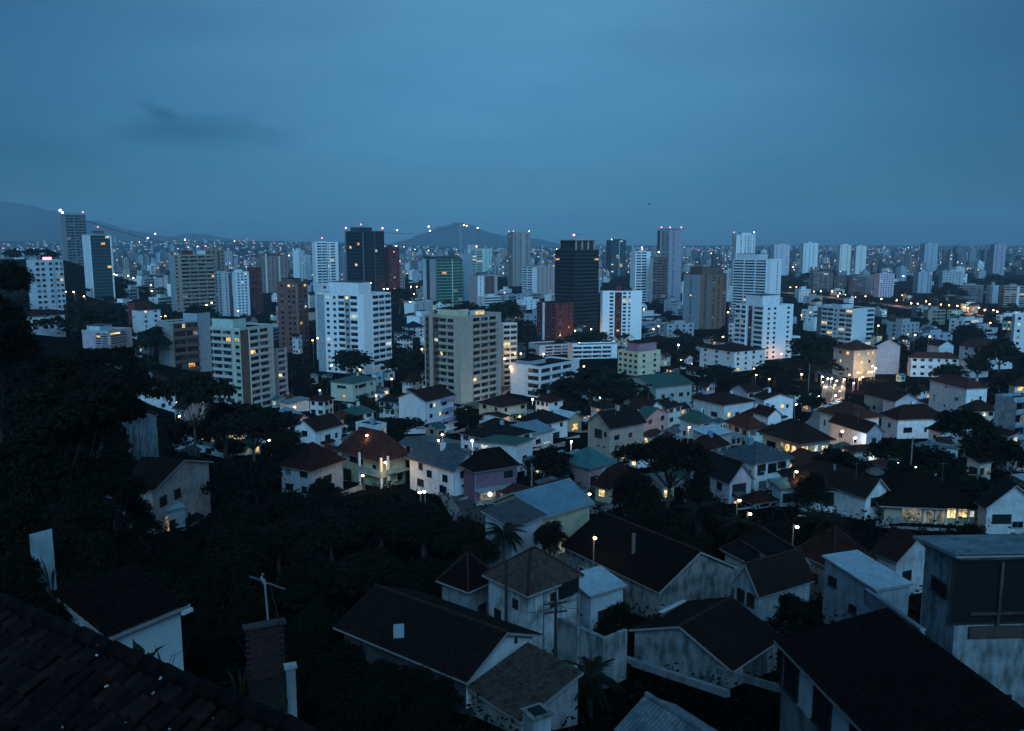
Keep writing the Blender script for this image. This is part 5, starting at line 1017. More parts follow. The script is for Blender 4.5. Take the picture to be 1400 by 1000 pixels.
# ------------------------------------------------------------------ scattered houses, towers and trees between the named ones
def free(x, y, r_):
    for (a_, b_, c_) in CIRC:
        if (x-a_)**2+(y-b_)**2 < (r_+c_)**2: return False
    return True
def hides(px0, px1, yt, yb, d):
    for (a_, b_, c_, e_, dk) in KEEP:
        if dk > d*1.02 and px1 > a_ and px0 < b_ and yb > c_ and yt < e_: return True
    return False
keep(1118, 1206, 498, 562, 425); keep(684, 716, 468, 520, 395); keep(1180, 1345, 655, 716, 140); keep(1090, 1190, 655, 700, 140)
rs = random.Random(21); nfill = 0; tries = 0
while nfill < 185 and tries < 14000:
    tries += 1
    d = math.exp(rs.uniform(math.log(165), math.log(1250))); px = rs.uniform(150 if d < 500 else 200, 1420)
    x = at(px, 400, d).x
    r_ = rs.uniform(4.2, 7.2) if d < 600 else rs.uniform(6, 12)
    if not free(x, d, r_*.9): continue
    H_ = rs.choice((3.4, 6.2, 6.5, 6.5, 9.4)) if d < 500 else rs.choice((6.5, 9.5, 12.5, 9.5))
    q = proj((x, d-r_, gz(x, d)+H_)); b_ = proj((x, d-r_, gz(x, d)))
    w_ = r_*F/d
    if hides(px-w_, px+w_, q[1]-4, b_[1], d): continue
    nfill += 1; rel = rs.uniform(30, 62)
    wc = rs.choice(('white', 'white', 'pale', 'pale', 'offw', 'cream', 'pink', 'offw', 'beige', 'cyan', 'mint', 'grey'))
    kind = rs.choice(('hip', 'hip', 'gl', 'gr', 'flat')); rc = rs.choice(('red', 'dred', 'dred', 'brown', 'dark')) if kind != 'flat' else rs.choice(('slab', 'grey', 'dark', 'lblue'))
    if rs.random() < .09 and kind != 'flat': rc = rs.choice(('lblue', 'teal', 'blue', 'green'))
    rt = House(None, None, px-w_*.75, px-w_*.75+1.5*w_*rs.uniform(.35, .65), px+w_*.75, q[1], b_[1], rel, kind, r_*.35, wc, rc, 'a%d' % rs.choice((2, 3)), 'a%d' % rs.choice((2, 3)), d=d, lit=.20, kp=False, name='house' if H_ < 9 else 'apartment_block', group=None, cat=None)[0]
    colr = {'white': 'white', 'pale': 'pale', 'offw': 'off white', 'cream': 'cream', 'pink': 'pinkish', 'lilac': 'lilac', 'beige': 'beige', 'cyan': 'pale blue', 'mint': 'pale green', 'grey': 'grey'}[wc]
    later(rt, f'{colr} {"flat roofed" if kind == "flat" else "hipped" if kind == "hip" else "gabled"} {"house" if H_ < 9 else "block"}', px, d, 'house' if H_ < 9 else 'building', 'houses among the trees')
# sheds, annexes and small roofs squeezed between the houses
nshed = 0; tries = 0
while nshed < 105 and tries < 9000:
    tries += 1
    d = math.exp(rs.uniform(math.log(130), math.log(430))); px = rs.uniform(230 if d > 160 else 640, 1410); x = at(px, 500, d).x; r_ = rs.uniform(2.2, 3.8)
    if not free(x, d, r_*.75): continue
    H_ = rs.uniform(2.4, 4.6); q = proj((x, d-r_, gz(x, d)+H_)); b_ = proj((x, d-r_, gz(x, d))); w_ = r_*F/d
    if hides(px-w_, px+w_, q[1]-2, b_[1]-(b_[1]-q[1])*.35, d): continue
    nshed += 1; wc = rs.choice(('white', 'pale', 'pale', 'grey', 'beige', 'cyan', 'pink', 'bgrey', 'offw')); rc = rs.choice(('lblue', 'grey', 'dred', 'dark', 'tin', 'red', 'slab', 'green'))
    rt = House(None, None, px-w_*.8, px-w_*.8+1.6*w_*rs.uniform(.3, .7), px+w_*.8, q[1], b_[1], rs.uniform(28, 62), rs.choice(('sr', 'sl', 'gl', 'gr', 'hip')), r_*.3, wc, rc, 'a1', rs.choice(('a1', 'a2')), d=d, lit=.26, kp=False, name='annex', group=None, cat=None, ov=.35)[0]
    colr = {'white': 'white', 'pale': 'pale', 'offw': 'off white', 'pink': 'pinkish', 'beige': 'beige', 'cyan': 'pale blue', 'grey': 'grey', 'bgrey': 'blue grey'}[wc]
    later(rt, f'small {colr} annex', px, d, 'shed', 'small annexes between the houses')
# low and mid-rise city, 600 m to 2.4 km
ncity = 0; tries = 0
while ncity < 175 and tries < 9000:
    tries += 1
    d = math.exp(rs.uniform(math.log(620), math.log(2500))); px = rs.uniform(170, 1420) if d < 1500 else rs.uniform(-20, 1420); x = at(px, 380, d).x
    w_m = rs.uniform(12, 26); H_ = rs.choice((7, 10, 13, 16, 22, 30)) if d > 900 else rs.choice((7, 10, 10, 13))
    if rs.random() < .10 and d > 1300: H_ = rs.uniform(40, 58)
    if not free(x, d, w_m*.62): continue
    q = proj((x, d, gz(x, d)+H_)); b_ = proj((x, d, gz(x, d))); w_ = w_m*F/d*.6
    if hides(px-w_, px+w_, q[1], b_[1], d): continue
    ncity += 1; wc = rs.choice(('white', 'pale', 'pale', 'offw', 'bgrey', 'grey', 'pink', 'grey', 'tan', 'bgrey'))
    sp = rs.choice(('w3:1', 'l2:1 -:.3', 'w4:1', '-:.3 l3:1', 's3:1'))
    rt = Tower(None, None, px-w_, px-w_+2*w_*rs.uniform(.2, .5), px+w_, q[1], d, rs.uniform(45, 68), wc, rs.choice(('-:1', 'w1:1', 'w2:1')), sp, lit=.07, kp=False, group=None, cat=None, name='apartment_block', roofc=rs.choice(('slab', 'dark', 'dred', 'grey')))[0]
    colr = {'white': 'white', 'pale': 'pale', 'offw': 'off white', 'pink': 'pinkish', 'lilac': 'lilac', 'tan': 'tan', 'cyan': 'pale blue', 'grey': 'grey', 'bgrey': 'blue grey'}[wc]
    later(rt, f'{colr} {"low block" if H_ < 14 else "mid-rise block" if H_ < 35 else "tower"}', px, d, 'building', 'blocks of the middle city')
# far city: joined, too small to pick apart
FARM = [wall_mat(k, .3) for k in ((.34, .36, .37), (.24, .26, .27), (.15, .16, .17), (.26, .25, .22), (.10, .115, .125), (.20, .15, .14), (.07, .07, .075))]; FLIT = [glow_mat('far_warm', (1, .50, .16), 3.6, texture=False), glow_mat('far_white', (.9, .97, 1), 3.0, texture=False), glow_mat('far_yellow', (1, .8, .45), 2.2, texture=False), glow_mat('far_amber', (1, .45, .15), 2.4, texture=False)]; fc = MB(); fw = MB(); fl_ = MB(); ft = MB(); RCd = RC['dark']
for i in range(3100):
    d = 2300*math.exp(rs.uniform(0, 1.08)) if i > 500 else rs.uniform(1900, 2600); k_ = rs.uniform(-.66, .66); x = k_*d
    w_ = rs.uniform(8, 24); dp = rs.uniform(8, 22); z0 = gz(x, d)-3; u_ = rs.random()
    h = rs.uniform(5, 11) if u_ < .56 else rs.uniform(12, 28) if u_ < .91 else rs.uniform(32, 58)
    if d > 4000: h *= .7
    m_ = rs.choice(FARM); fc.box(x-w_/2, x+w_/2, d, d+dp, z0, z0+3+h, m_)
    if h > 20: fc.box(x-w_*.2, x+w_*.2, d+2, d+dp-2, z0+3+h+.01, z0+6+h, m_)
    elif rs.random() < .5: fc.box(x-w_/2-.5, x+w_/2+.5, d-.5, d+dp+.5, z0+3+h+.01, z0+3.6+h, RCd)
    nf_ = max(2, int(h/3)); 
    if d < 4200:
        for f_ in range(nf_):
            zz = z0+3+f_*h/nf_
            for c_ in (0, 1, 2):
                xa = x-w_/2+w_*(c_+.18)/3; fw.poly([(xa, d-.12, zz+.9), (xa+w_*.2, d-.12, zz+.9), (xa+w_*.2, d-.12, zz+2.3), (xa, d-.12, zz+2.3)], GLASS)
    for q_ in range(rs.choice((0, 0, 0, 1, 1, 2, 2))):
        xa = x+rs.uniform(-.4, .4)*w_; zz = z0+3+rs.uniform(.3, .95)*h; hw = .5+d*.00022; fl_.box(xa-hw, xa+hw, d-.3, d-.05, zz, zz+hw*1.4, rs.choice(FLIT))
fco = fc.build('far_city', None, 'stuff'); tag(fco, 'mass of small pale far buildings fading into the blue haze below the skyline', 'city')
fw.build('windows', fco, 'stuff'); fl_.build('lit_windows', fco, 'stuff')
# far trees between them, one mass of crowns
W3 = []
tries = 0
while len(W3) < 1250 and tries < 20000:
    tries += 1
    d = math.exp(rs.uniform(math.log(480), math.log(3800))); x = rs.uniform(-.45 if d < 1100 else -.63, .63)*d; r_ = rs.uniform(3.5, 7.5)
    if not free(x, d, r_*.4): continue
    h = rs.uniform(6, 12); q = proj((x, d, gz(x, d)+h)); b_ = proj((x, d, gz(x, d))); w_ = r_*F/d
    if hides(q[0]-w_, q[0]+w_, q[1], b_[1]-(b_[1]-q[1])*.3, d): continue
    W3.append((x, d, gz(x, d)-.5, h, r_*2.1))
far_woods('distant_trees', 'dark far tree crowns scattered between the distant buildings', W3)
# valley trees between the houses
nt_ = 0; tries = 0
while nt_ < 170 and tries < 9000:
    tries += 1
    d = math.exp(rs.uniform(math.log(110), math.log(1000))); px = rs.uniform(150 if d < 300 else 210, 1415); x = at(px, 450, d).x
    r_ = rs.uniform(2.6, 5.2); 
    if not free(x, d, r_*.75): continue
    h = rs.uniform(5, 10); q = proj((x, d, gz(x, d)+h)); b_ = proj((x, d, gz(x, d))); w_ = r_*F/d
    if hides(px-w_, px+w_, q[1], b_[1]-(b_[1]-q[1])*.3, d): continue
    nt_ += 1; tree(px, q[1], w_*2, d, rs.choice(('round', 'round', 'bush', 'tall', 'umbrella')))
# ------------------------------------------------------------------ lights of the city
LW = glow_mat('warm_lamp', (1, .60, .24), 26, texture=False); LO = glow_mat('sodium_lamp', (1, .42, .10), 22, texture=False); LC = glow_mat('cold_lamp', (.82, .95, 1), 22, texture=False); LG = glow_mat('green_lamp', (.55, 1, .75), 14, texture=False); LP = glow_mat('violet_lamp', (.75, .4, 1), 16, texture=False)
LMAT = {'w': LW, 'o': LO, 'c': LC, 'g': LG, 'p': LP, 'r': REDL}
LMESH = {}
def lamp_mesh(col, r_, h):
    k = (col, round(r_, 2), round(h, 1))
    if k not in LMESH:
        b_ = MB(); b_.tube([(0, 0, -.5), (0, 0, h-.2)], [.12, .08], METAL, 5); b_.beam((0, 0, h-.15), (0, -1.2, h), .1, .1, METAL); b_.ball((0, -1.2, h-.1), r_, LMAT[col], 7, 4, .7); LMESH[k] = b_.mesh('street_lamp')
    return LMESH[k]
def lamp(px, py, d, col='w', h=8.0, power=0, r_=None, noun=None):
    P = at(px, py, d); gb = gz(P.x, P.y); h_ = max(2.5, P.z-gb)
    r_ = r_ or min(1.05, .16+d*.00055)
    o = bpy.data.objects.new('street_lamp', lamp_mesh(col, r_, h_)); COL.objects.link(o); o.location = (P.x, P.y, gb)
    later(o, noun or {'w': 'warm street lamp', 'o': 'orange street lamp', 'c': 'white street lamp', 'g': 'greenish lamp', 'p': 'violet lamp', 'r': 'red lamp'}[col], px, d, 'street lamp', 'lamps of the streets')
    if power:
        pl = bpy.data.lights.new('lamp_light', 'POINT'); pl.energy = power; pl.color = {'w': (1, .62, .28), 'o': (1, .45, .12), 'c': (.85, .95, 1), 'g': (.6, 1, .8), 'p': (.75, .45, 1), 'r': (1, .2, .2)}[col]; pl.shadow_soft_size = .5
        lo = bpy.data.objects.new('lamp_light', pl); COL.objects.link(lo); lo.parent = o; lo.location = (0, -1.6, h_-.9)
z4 = lambda zx, zy: (1020+zx/3.684, 260+zy/3.684)
for i, (zx, zy) in enumerate(((222, 490), (252, 488), (275, 497), (375, 510), (432, 510), (470, 520), (500, 528), (548, 540), (600, 535), (680, 548), (757, 555), (785, 530), (830, 570), (862, 572), (905, 560), (922, 575), (980, 576), (1020, 580), (1062, 583), (1098, 590), (1115, 595), (1170, 592), (1200, 603), (1243, 605), (1262, 612), (340, 511), (1330, 618), (1375, 628))):
    px, py = z4(zx, zy); d = ground_hit(px, py+8); lamp(px, py, d, 'o' if i % 3 else 'w', power=9000 if i % 2 == 0 else 0, noun='avenue lamp', r_=.75)
for (px, py, d, col, pw) in ((102, 399, 520, 'w', 900), (91, 399, 540, 'w', 0), (116, 405, 560, 'o', 2500), (1136, 517, 400, 'c', 1500), (1153, 518, 395, 'w', 2200), (1166, 523, 385, 'p', 1200), (1196, 503, 430, 'w', 5200), (1191, 508, 430, 'w', 600), (1140, 526, 370, 'w', 700), (1150, 528, 366, 'o', 500), (1143, 520, 392, 'w', 500), (1131, 517, 402, 'w', 400), (1187, 508, 425, 'o', 1500), (1178, 515, 412, 'w', 900), (1147, 534, 362, 'o', 900), (1141, 540, 350, 'c', 500), (1124, 522, 398, 'w', 700), (1128, 530, 385, 'w', 0), (1172, 509, 420, 'w', 0), (1192, 500, 432, 'w', 0), (1160, 512, 415, 'w', 500), (1086, 642, 140, 'w', 220), (1247, 636, 142, 'g', 90), (503, 593, 160, 'w', 70), (820, 543, 330, 'c', 0), (575, 669, 108, 'c', 0), (581, 668, 108, 'c', 0), (704, 483, 400, 'w', 500), (712, 483, 398, 'w', 500), (690, 490, 385, 'w', 350), (697, 501, 380, 'o', 600), (683, 510, 372, 'w', 700), (1030, 503, 400, 'w', 200), (1033, 512, 390, 'o', 200), (1087, 552, 300, 'c', 0), (508, 574, 260, 'w', 220), (515, 540, 300, 'o', 300), (600, 600, 180, 'w', 160), (605, 592, 190, 'w', 160), (622, 555, 290, 'o', 260), (391, 568, 250, 'o', 200), (370, 600, 190, 'w', 60), (312, 586, 200, 'w', 0), (248, 568, 210, 'w', 60), (438, 533, 330, 'w', 300), (428, 465, 480, 'o', 500), (435, 462, 480, 'w', 300), (788, 620, 170, 'c', 60), (805, 672, 128, 'w', 120), (812, 730, 92, 'w', 60), (700, 690, 116, 'w', 90), (878, 715, 104, 'w', 0), (1023, 622, 165, 'o', 80), (1022, 698, 105, 'w', 60), (1008, 680, 112, 'w', 60), (1085, 715, 92, 'c', 25), (1200, 445, 560, 'w', 0), (1250, 458, 520, 'w', 300), (1270, 460, 520, 'w', 200), (880, 423, 700, 'w', 800), (893, 450, 610, 'w', 700), (900, 446, 620, 'w', 0), (786, 452, 640, 'w', 900), (808, 450, 650, 'w', 900), (812, 458, 630, 'o', 0), (562, 392, 1050, 'o', 3000), (570, 392, 1040, 'o', 0), (566, 402, 960, 'o', 2500), (561, 413, 900, 'w', 0), (690, 400, 1000, 'r', 0), (930, 492, 470, 'w', 500), (945, 498, 460, 'w', 300), (995, 427, 720, 'w', 0), (1145, 345+60, 900, 'w', 0), (227, 432, 620, 'o', 500), (221, 433, 640, 'w', 0), (277, 418, 760, 'w', 0), (283, 417, 760, 'w', 0), (290, 414, 770, 'w', 0), (326, 425, 830, 'w', 500), (207, 390, 900, 'w', 600), (208, 398, 880, 'w', 0), (157, 375, 900, 'w', 0), (160, 376, 900, 'w', 0), (183, 380, 880, 'w', 0), (176, 377, 890, 'w', 0), (358, 402, 1000, 'o', 0), (352, 408, 1000, 'c', 0), (525, 395, 920, 'c', 0), (530, 395, 920, 'c', 0), (507, 387, 950, 'w', 0)):
    lamp(px, py, d, col, power=pw)
# door and yard lights among the houses
ny = 0; tries = 0
while ny < 84 and tries < 3000:
    tries += 1
    d = math.exp(rs.uniform(math.log(150), math.log(900))); px = rs.uniform(230, 1400); x = at(px, 450, d).x
    if inbox(x, d, .5): continue
    q = proj((x, d, gz(x, d)+rs.uniform(2.6, 6)))
    ny += 1; lamp(q[0], q[1], d, rs.choice('wwwwoocc'), power=(150+d*3.6) if ny % 3 else 0, r_=.13+d*.0008, noun=rs.choice(('yard light', 'door light')))
# far points of light, mostly on tall posts and hill roads
for i in range(92):
    u_ = rs.random(); d = rs.uniform(1300, 6500); px = rs.uniform(-10, 1410)
    x = at(px, 345, d).x; z = gz(x, d)+rs.uniform(9, 16); q = proj((x, d, z))
    lamp(q[0], q[1], d, rs.choice('wwwwcccocr' if px < 1000 else 'wwwwwcoow'), r_=min(2.4, .35+d*.00042), noun=rs.choice(('far point of light', 'faint far light')))
# ------------------------------------------------------------------ masts and cables on the skyline
def mast(px, yt, d, label, arm=True):
    P = at(px, yt, d); gb = gz(P.x, P.y); h = P.z-gb; root = thing('radio_mast', label, 'mast', (P.x, P.y, gb), 0, 'masts on the skyline')
    b_ = MB(); w_ = 1.5
    for sx in (-1, 1):
        for sy in (-1, 1): b_.beam((sx*w_*1.2, sy*w_*1.2, -2), (sx*w_*.7, sy*w_*.7, h), .5, .5, METAL)
    k = 16
    for i in range(k):
        z0, z1 = h*i/k, h*(i+1)/k; f0 = w_*(1.2-.5*i/k); s = 1 if i % 2 else -1
        b_.beam((-s*f0, -f0, z0), (s*f0, -f0, z1), .3, .3, METAL); b_.beam((-s*f0, f0, z0), (s*f0, f0, z1), .3, .3, METAL); b_.beam((-f0, -f0, z1), (f0, -f0, z1), .3, .3, METAL)
    b_.build('lattice', root)
    return root, P
def cable(pts, r_, label):
    b_ = MB(); b_.tube(pts, r_, DFRAME, 5); o = b_.build('overhead_cable'); return tag(o, label, 'cable', 'cables on the skyline')
m1, P1 = mast(80.5, 285, 1200, 'dark lattice mast with a bright lamp at the left edge of the tall hill tower')
b_ = MB(); b_.ball((2.5, -1.5, P1.z-gz(P1.x, P1.y)-3), 1.5, WHL, 8, 6); b_.ball((5.5, -1.5, P1.z-gz(P1.x, P1.y)-6), 1.1, WHL, 8, 6); b_.build('flood_lamp', m1)
m2, P2 = mast(629.5, 304, 1700, 'tall thin lattice mast standing before the central hill')
def sag(p0, p1, s, n_=24): return [p0.lerp(p1, i/n_)-Vector((0, 0, s*4*(i/n_)*(1-i/n_))) for i in range(n_+1)]
cable(sag(P1+Vector((0, 0, -4)), at(334, 343, 1500), 14), .42, 'long dark cable sagging from the left mast down to the far roofs')
cable(sag(at(526, 318, 1040), P2+Vector((0, 0, -2)), 9), .22, 'thin cable from the black glass tower to the mast before the central hill')
for (px, py) in ((212, 320), (202, 326), (253, 328), (586, 310), (588, 316), (543, 315), (634, 308), (638, 309), (653, 312)):
    P = at(px, py, 1300); o = MB(); o.ball((0, 0, 0), .85, WHL if px < 630 else LO, 7, 5); o.tube([(0, 0, 0), (0, 0, gz(P.x, P.y)-P.z)], .14, METAL, 4); o = o.build('mast_light'); o.location = P
    later(o, 'high pole light', px, 1300, 'light', 'lights on high poles')
# ------------------------------------------------------------------ poles and wires
WIRE = plain('wire', (.02, .02, .02), .7)
def pole(px, yt, d, label, h=None, arms=1, conc=True):
    P = at(px, yt, d); gb = gz(P.x, P.y); hh = P.z-gb; root = thing('utility_pole', label, 'pole', (P.x, P.y, gb), random.uniform(-.3, .3), 'poles between the houses')
    b_ = MB(); b_.tube([(0, 0, -1), (0, 0, hh)], [.17, .11], CONC if conc else DFRAME, 8); b_.build('shaft', root)
    for k in range(arms):
        c_ = MB(); c_.beam((-.9, 0, hh-.4-.7*k), (.9, 0, hh-.4-.7*k), .1, .12, DFRAME)
        for x_ in (-.8, -.3, .3, .8): c_.tube([(x_, 0, hh-.36-.7*k), (x_, 0, hh-.18-.7*k)], .04, CONC, 5)
        c_.build('crossarm', root)
    return P
pa = pole(760, 818, 60, 'dark utility pole before the streaked narrow house', arms=2, conc=False)
pb_ = pole(727, 634, 132, 'thin pale pole left of the dark bushes by the teal pavilion', arms=0)
pole(791, 813, 62, 'short pale post at the corner of the weathered retaining wall', arms=0)
pole(1127, 522, 300, 'tall pole between the dark trees below the lit street', arms=1)
pole(1107, 497, 330, 'pale pole against the dark trees left of the lit street', arms=0)
pole(1169, 505, 390, 'curved arm lamp pole in front of the lit villa', arms=0)
pole(1248, 598, 144, 'grey pole above the greenish lamp near the veranda house', arms=0)
pole(802, 668, 126, 'lamp pole beside the red house by the central tree', arms=0)
pole(692, 765, 66, 'thin antenna pole on the ground behind the streaked narrow house', arms=0, conc=False)
P = at(368, 792, 21); gb = gz(P.x, P.y); root = thing('antenna_mast', 'pale grey roof antenna mast with a drooping wire by the brick wall', 'antenna', (P.x, P.y, gb), .1)
b_ = MB(); b_.tube([(0, 0, -.5), (.05, 0, (P.z-gb)*.5), (-.12, 0, P.z-gb)], [.035, .03, .027], wall_mat(C['bgrey']), 7); b_.build('shaft', root)
b_ = MB(); b_.tube([(-.10, 0, P.z-gb-.15), (-.2, 0, P.z-gb+.05), (-.15, 0, P.z-gb+.15)], .045, wall_mat(C['bgrey']), 6); b_.build('cap', root)
b_ = MB(); b_.beam((-.5, 0, P.z-gb+.1), (.4, 0, P.z-gb-.3), .03, .03, METAL); b_.build('element', root)
def wire(p0, p1, s, label, r_=.02):
    b_ = MB(); b_.tube(sag(Vector(p0), Vector(p1), s, 14), r_, WIRE, 4); return tag(b_.build('overhead_wire'), label, 'wire', 'wires between the near houses')
for k, (o_, w_) in enumerate(((.8, 'upper'), (-.8, 'lower'))):
    wire((pa.x+o_, pa.y, pa.z-.2), at(722, 838+18*k, 64), .25, f'{w_} dark wire from the utility pole across the streaked wall')
    wire((pa.x+o_, pa.y, pa.z-.2), at(791, 816+16*k, 63), .2, f'{w_} dark wire from the utility pole to the short post')
wire(at(368, 794, 21)+Vector((0, 0, -.1)), at(386, 868, 20), -.08, 'thin wire drooping from the pale antenna mast to the brick wall', .012)
wire(at(690, 780, 66), at(690, 848, 58), .0, 'thin upright wire beside the dark roof left of the streaked house', .015)
# ------------------------------------------------------------------ garden walls near the camera
def wall_run(pts, h, t, m, label, name='garden_wall', cap=None, brick=False):
    """pts: picture points of the wall's top with distance"""
    P = [at(*q) for q in pts]; c = P[0]; gb = min(gz(p.x, p.y) for p in P); root = thing(name, label, 'wall', (c.x, c.y, c.z), 0, 'garden walls of the near houses')
    b_ = MB(); cp = MB(); T = Vector((c.x, c.y, c.z))
    for a_, e_ in zip(P[:-1], P[1:]):
        a_ = a_-T; e_ = e_-T; d_ = (e_-a_); n_ = Vector((-d_.y, d_.x, 0)).normalized()*t/2
        b_.hexa([a_-n_-Vector((0, 0, h)), e_-n_-Vector((0, 0, h)), e_+n_-Vector((0, 0, h)), a_+n_-Vector((0, 0, h)), a_-n_, e_-n_, e_+n_, a_+n_], m)
        if cap: cp.beam(a_+Vector((0, 0, .05)), e_+Vector((0, 0, .05)), t+.12, .1, cap)
    b_.build('wall_body', root); cp.build('coping', root); return root
wm_ = wall_mat((.40, .43, .43), .8)
wall_run([(764, 846, 65), (827, 874, 60), (856, 862, 62)], 4.0, .25, wm_, 'weathered retaining wall with grey coping beside the streaked narrow house', cap=wall_mat(C['grey'], .6))
wall_run([(730, 889, 60), (788, 911, 56.2)], .5, .22, wall_mat(C['grey'], .7), 'thin pale ridge wall above the lichen spotted shed', cap=None)
wall_run([(866, 902, 60), (996, 944, 52)], .5, .35, wall_mat(C['grey'], .5), 'long pale kerb wall under the stained gable house')
wall_run([(980, 912, 54), (1086, 942, 47)], .5, .2, wall_mat(C['grey'], .5), 'thin pale wall running to the house with tall windows')
wall_run([(1184, 806, 73), (1262, 862, 52)], 1.4, .25, wall_mat(C['bgrey'], .8), 'stained parapet wall beside the black roofed house with tall windows', cap=wall_mat(C['bgrey'], .3))
wall_run([(904, 838, 70), (936, 822, 74)], 1.6, .25, wall_mat(C['brick'], .4), 'short red brick wall with pale coping before the stained grey gable', cap=wall_mat(C['pale'], .4))
wall_run([(40, 732, 42), (71, 724, 42.5)], 7, .3, wall_mat((.30, .40, .44), .5), 'white washed wall end showing between the dark plants at far left')
# brick wall by the antenna, brick by brick
BR = [plain('brick_a', (.060, .026, .020), .9), plain('brick_b', (.045, .022, .019), .9), plain('brick_c', (.030, .019, .017), .9)]
P = at(336, 862, 20); root = thing('brick_wall', 'rough red brick wall piece under the pale antenna mast', 'wall', (P.x, P.y, P.z), R(24), 'garden walls of the near houses')
b_ = MB(); b_.box(0, .95, .03, .2, -8, 0, wall_mat((.035, .03, .028), .6)); b_.build('wall_body', root)
bms = [box_mesh('brick', .20, .07, .066, m_) for m_ in BR]
for r_ in range(17):
    for c_ in range(5):
        x_ = c_*.213+(.105 if r_ % 2 else 0)-.02
        if x_ > .82: continue
        inst('brick', random.choice(bms), root, (x_+.1, .01+random.uniform(-.012, .012), -.08-r_*.079), (0, random.uniform(-.03, .03), random.uniform(-.04, .04)))
b_ = MB(); b_.box(-.06, 1.0, -.06, .26, .0, .05, wall_mat((.07, .07, .07), .6)); b_.build('coping', root)
P = at(397, 912, 18); root = thing('concrete_post', 'pale blue grey square post with a slab cap right of the brick wall', 'post', (P.x, P.y, P.z), R(20))
b_ = MB(); b_.box(-.10, .10, -.10, .10, -6, -.002, wall_mat((.40, .46, .48), .5)); b_.build('shaft', root)
b_ = MB(); b_.box(-.14, .14, -.14, .14, 0, .04, wall_mat((.44, .50, .52), .4)); b_.build('cap', root)
# water tank box and chimney block at the bottom
P = at(734, 975, 38); root = thing('chimney_block', 'square white chimney block with a dark slab top at the bottom edge', 'chimney', (P.x, P.y, P.z), R(30))
b_ = MB(); b_.box(-.5, .5, -.5, .5, -2.5, -.002, wall_mat((.52, .58, .60), .5)); b_.build('shaft', root)
b_ = MB(); b_.box(-.6, .6, -.6, .6, 0, .1, CONC); b_.box(-.35, .35, -.35, .35, .101, .16, BLACK); b_.build('cap', root)
# ------------------------------------------------------------------ cars
def car(px, py, d, rz, c, label):
    P = at(px, py, d); gb = gz(P.x, P.y)+.45; root = thing('parked_car', label, 'car', (P.x, P.y, gb), rz, 'cars in the streets'); pm = plain('car_paint', c, .3)
    b_ = MB(); prof = [(-2.1, .35), (-2.1, .75), (-1.85, .85), (-1.2, .92), (-.75, 1.38), (.75, 1.42), (1.35, .98), (2.0, .86), (2.15, .6), (2.1, .32)]
    for s0, s1, n_ in ((-.84, .84, 1),):
        k = b_.mi(pm); o = len(b_.v)
        for y_, ins in ((-.84, .0), (.84, .0)):
            for (x_, z_) in prof: b_.v.append((x_, y_*(.82 if z_ > 1.2 else 1), z_))
        q = len(prof)
        for i in range(q): b_.f.append((o+i, o+(i+1) % q, o+q+(i+1) % q, o+q+i)); b_.m.append(k)
        b_.f.append(tuple(range(o+q-1, o-1, -1))); b_.m.append(k); b_.f.append(tuple(range(o+q, o+2*q))); b_.m.append(k)
    b_.build('body', root)
    g_ = MB(); g_.poly([(.80, -.62, 1.40), (1.30, -.74, 1.03), (1.30, .74, 1.03), (.80, .62, 1.40)], GLASS); g_.poly([(-.80, -.62, 1.37), (-.80, .62, 1.37), (-1.17, .74, .97), (-1.17, -.74, .97)], GLASS)
    for s in (-1, 1): g_.poly([(-.7, s*.745, 1.33), (.7, s*.745, 1.34), (1.2, s*.85, .98), (-1.1, s*.85, .95)][::s], GLASS)
    for v in range(len(g_.v)): x_, y_, z_ = g_.v[v]; g_.v[v] = (x_+(.02 if x_ > 0 else -.02), y_*1.01, z_+.012)
    g_.build('window', root)
    for x_ in (-1.3, 1.35):
        for s in (-1, 1): w_ = MB(); w_.tube([(x_, s*.70, .32), (x_, s*.87, .32)], .32, BLACK, 12); w_.build('wheel', root)
    for s in (-1, 1): h_ = MB(); h_.box(2.08, 2.17, s*.62-.18, s*.62+.18, .62, .76, plain('lamp_glass', (.5, .5, .5), .2)); h_.build('headlight', root)
car(893, 728, 104, 2.6, (.42, .50, .55), 'silver blue car parked between the central tree and the broad dark roof')
car(1146, 541, 350, 1.2, (.5, .5, .5), 'pale car in the upper part of the lit street')
car(1134, 552, 335, 1.4, (.35, .38, .42), 'grey car lower down in the lit street')
car(1129, 560, 322, 1.4, (.12, .13, .16), 'dark car nearest in the lit street')
# ------------------------------------------------------------------ palms, banana plants and grass
FROND = leaf_mat('palm_leaf', (.014, .019, .011))
def frond_mesh(L_, seed):
    rs_ = random.Random(seed); b_ = MB(); pts = []
    for i in range(9):
        t = i/8; pts.append(Vector((L_*t, 0, L_*(.55*t-.85*t*t))))
    b_.tube(pts, [.05*(1-i/10) for i in range(9)], FROND, 4)
    for i in range(34):
        t = .12+.86*i/33; k = min(7, int(t*8)); p = pts[k].lerp(pts[k+1], t*8-k)
        for s in (-1, 1):
            ln = L_*.34*math.sin(math.pi*min(.94, t*.8+.14))*rs_.uniform(.8, 1.1); e = p+Vector((ln*.5, s*ln*.85, -ln*rs_.uniform(.35, .75)))
            b_.poly([p+Vector((-.012, 0, 0)), p+Vector((.018, 0, .004)), e], FROND)
    return b_.mesh('frond')
FR = [frond_mesh(1.0, i) for i in range(3)]
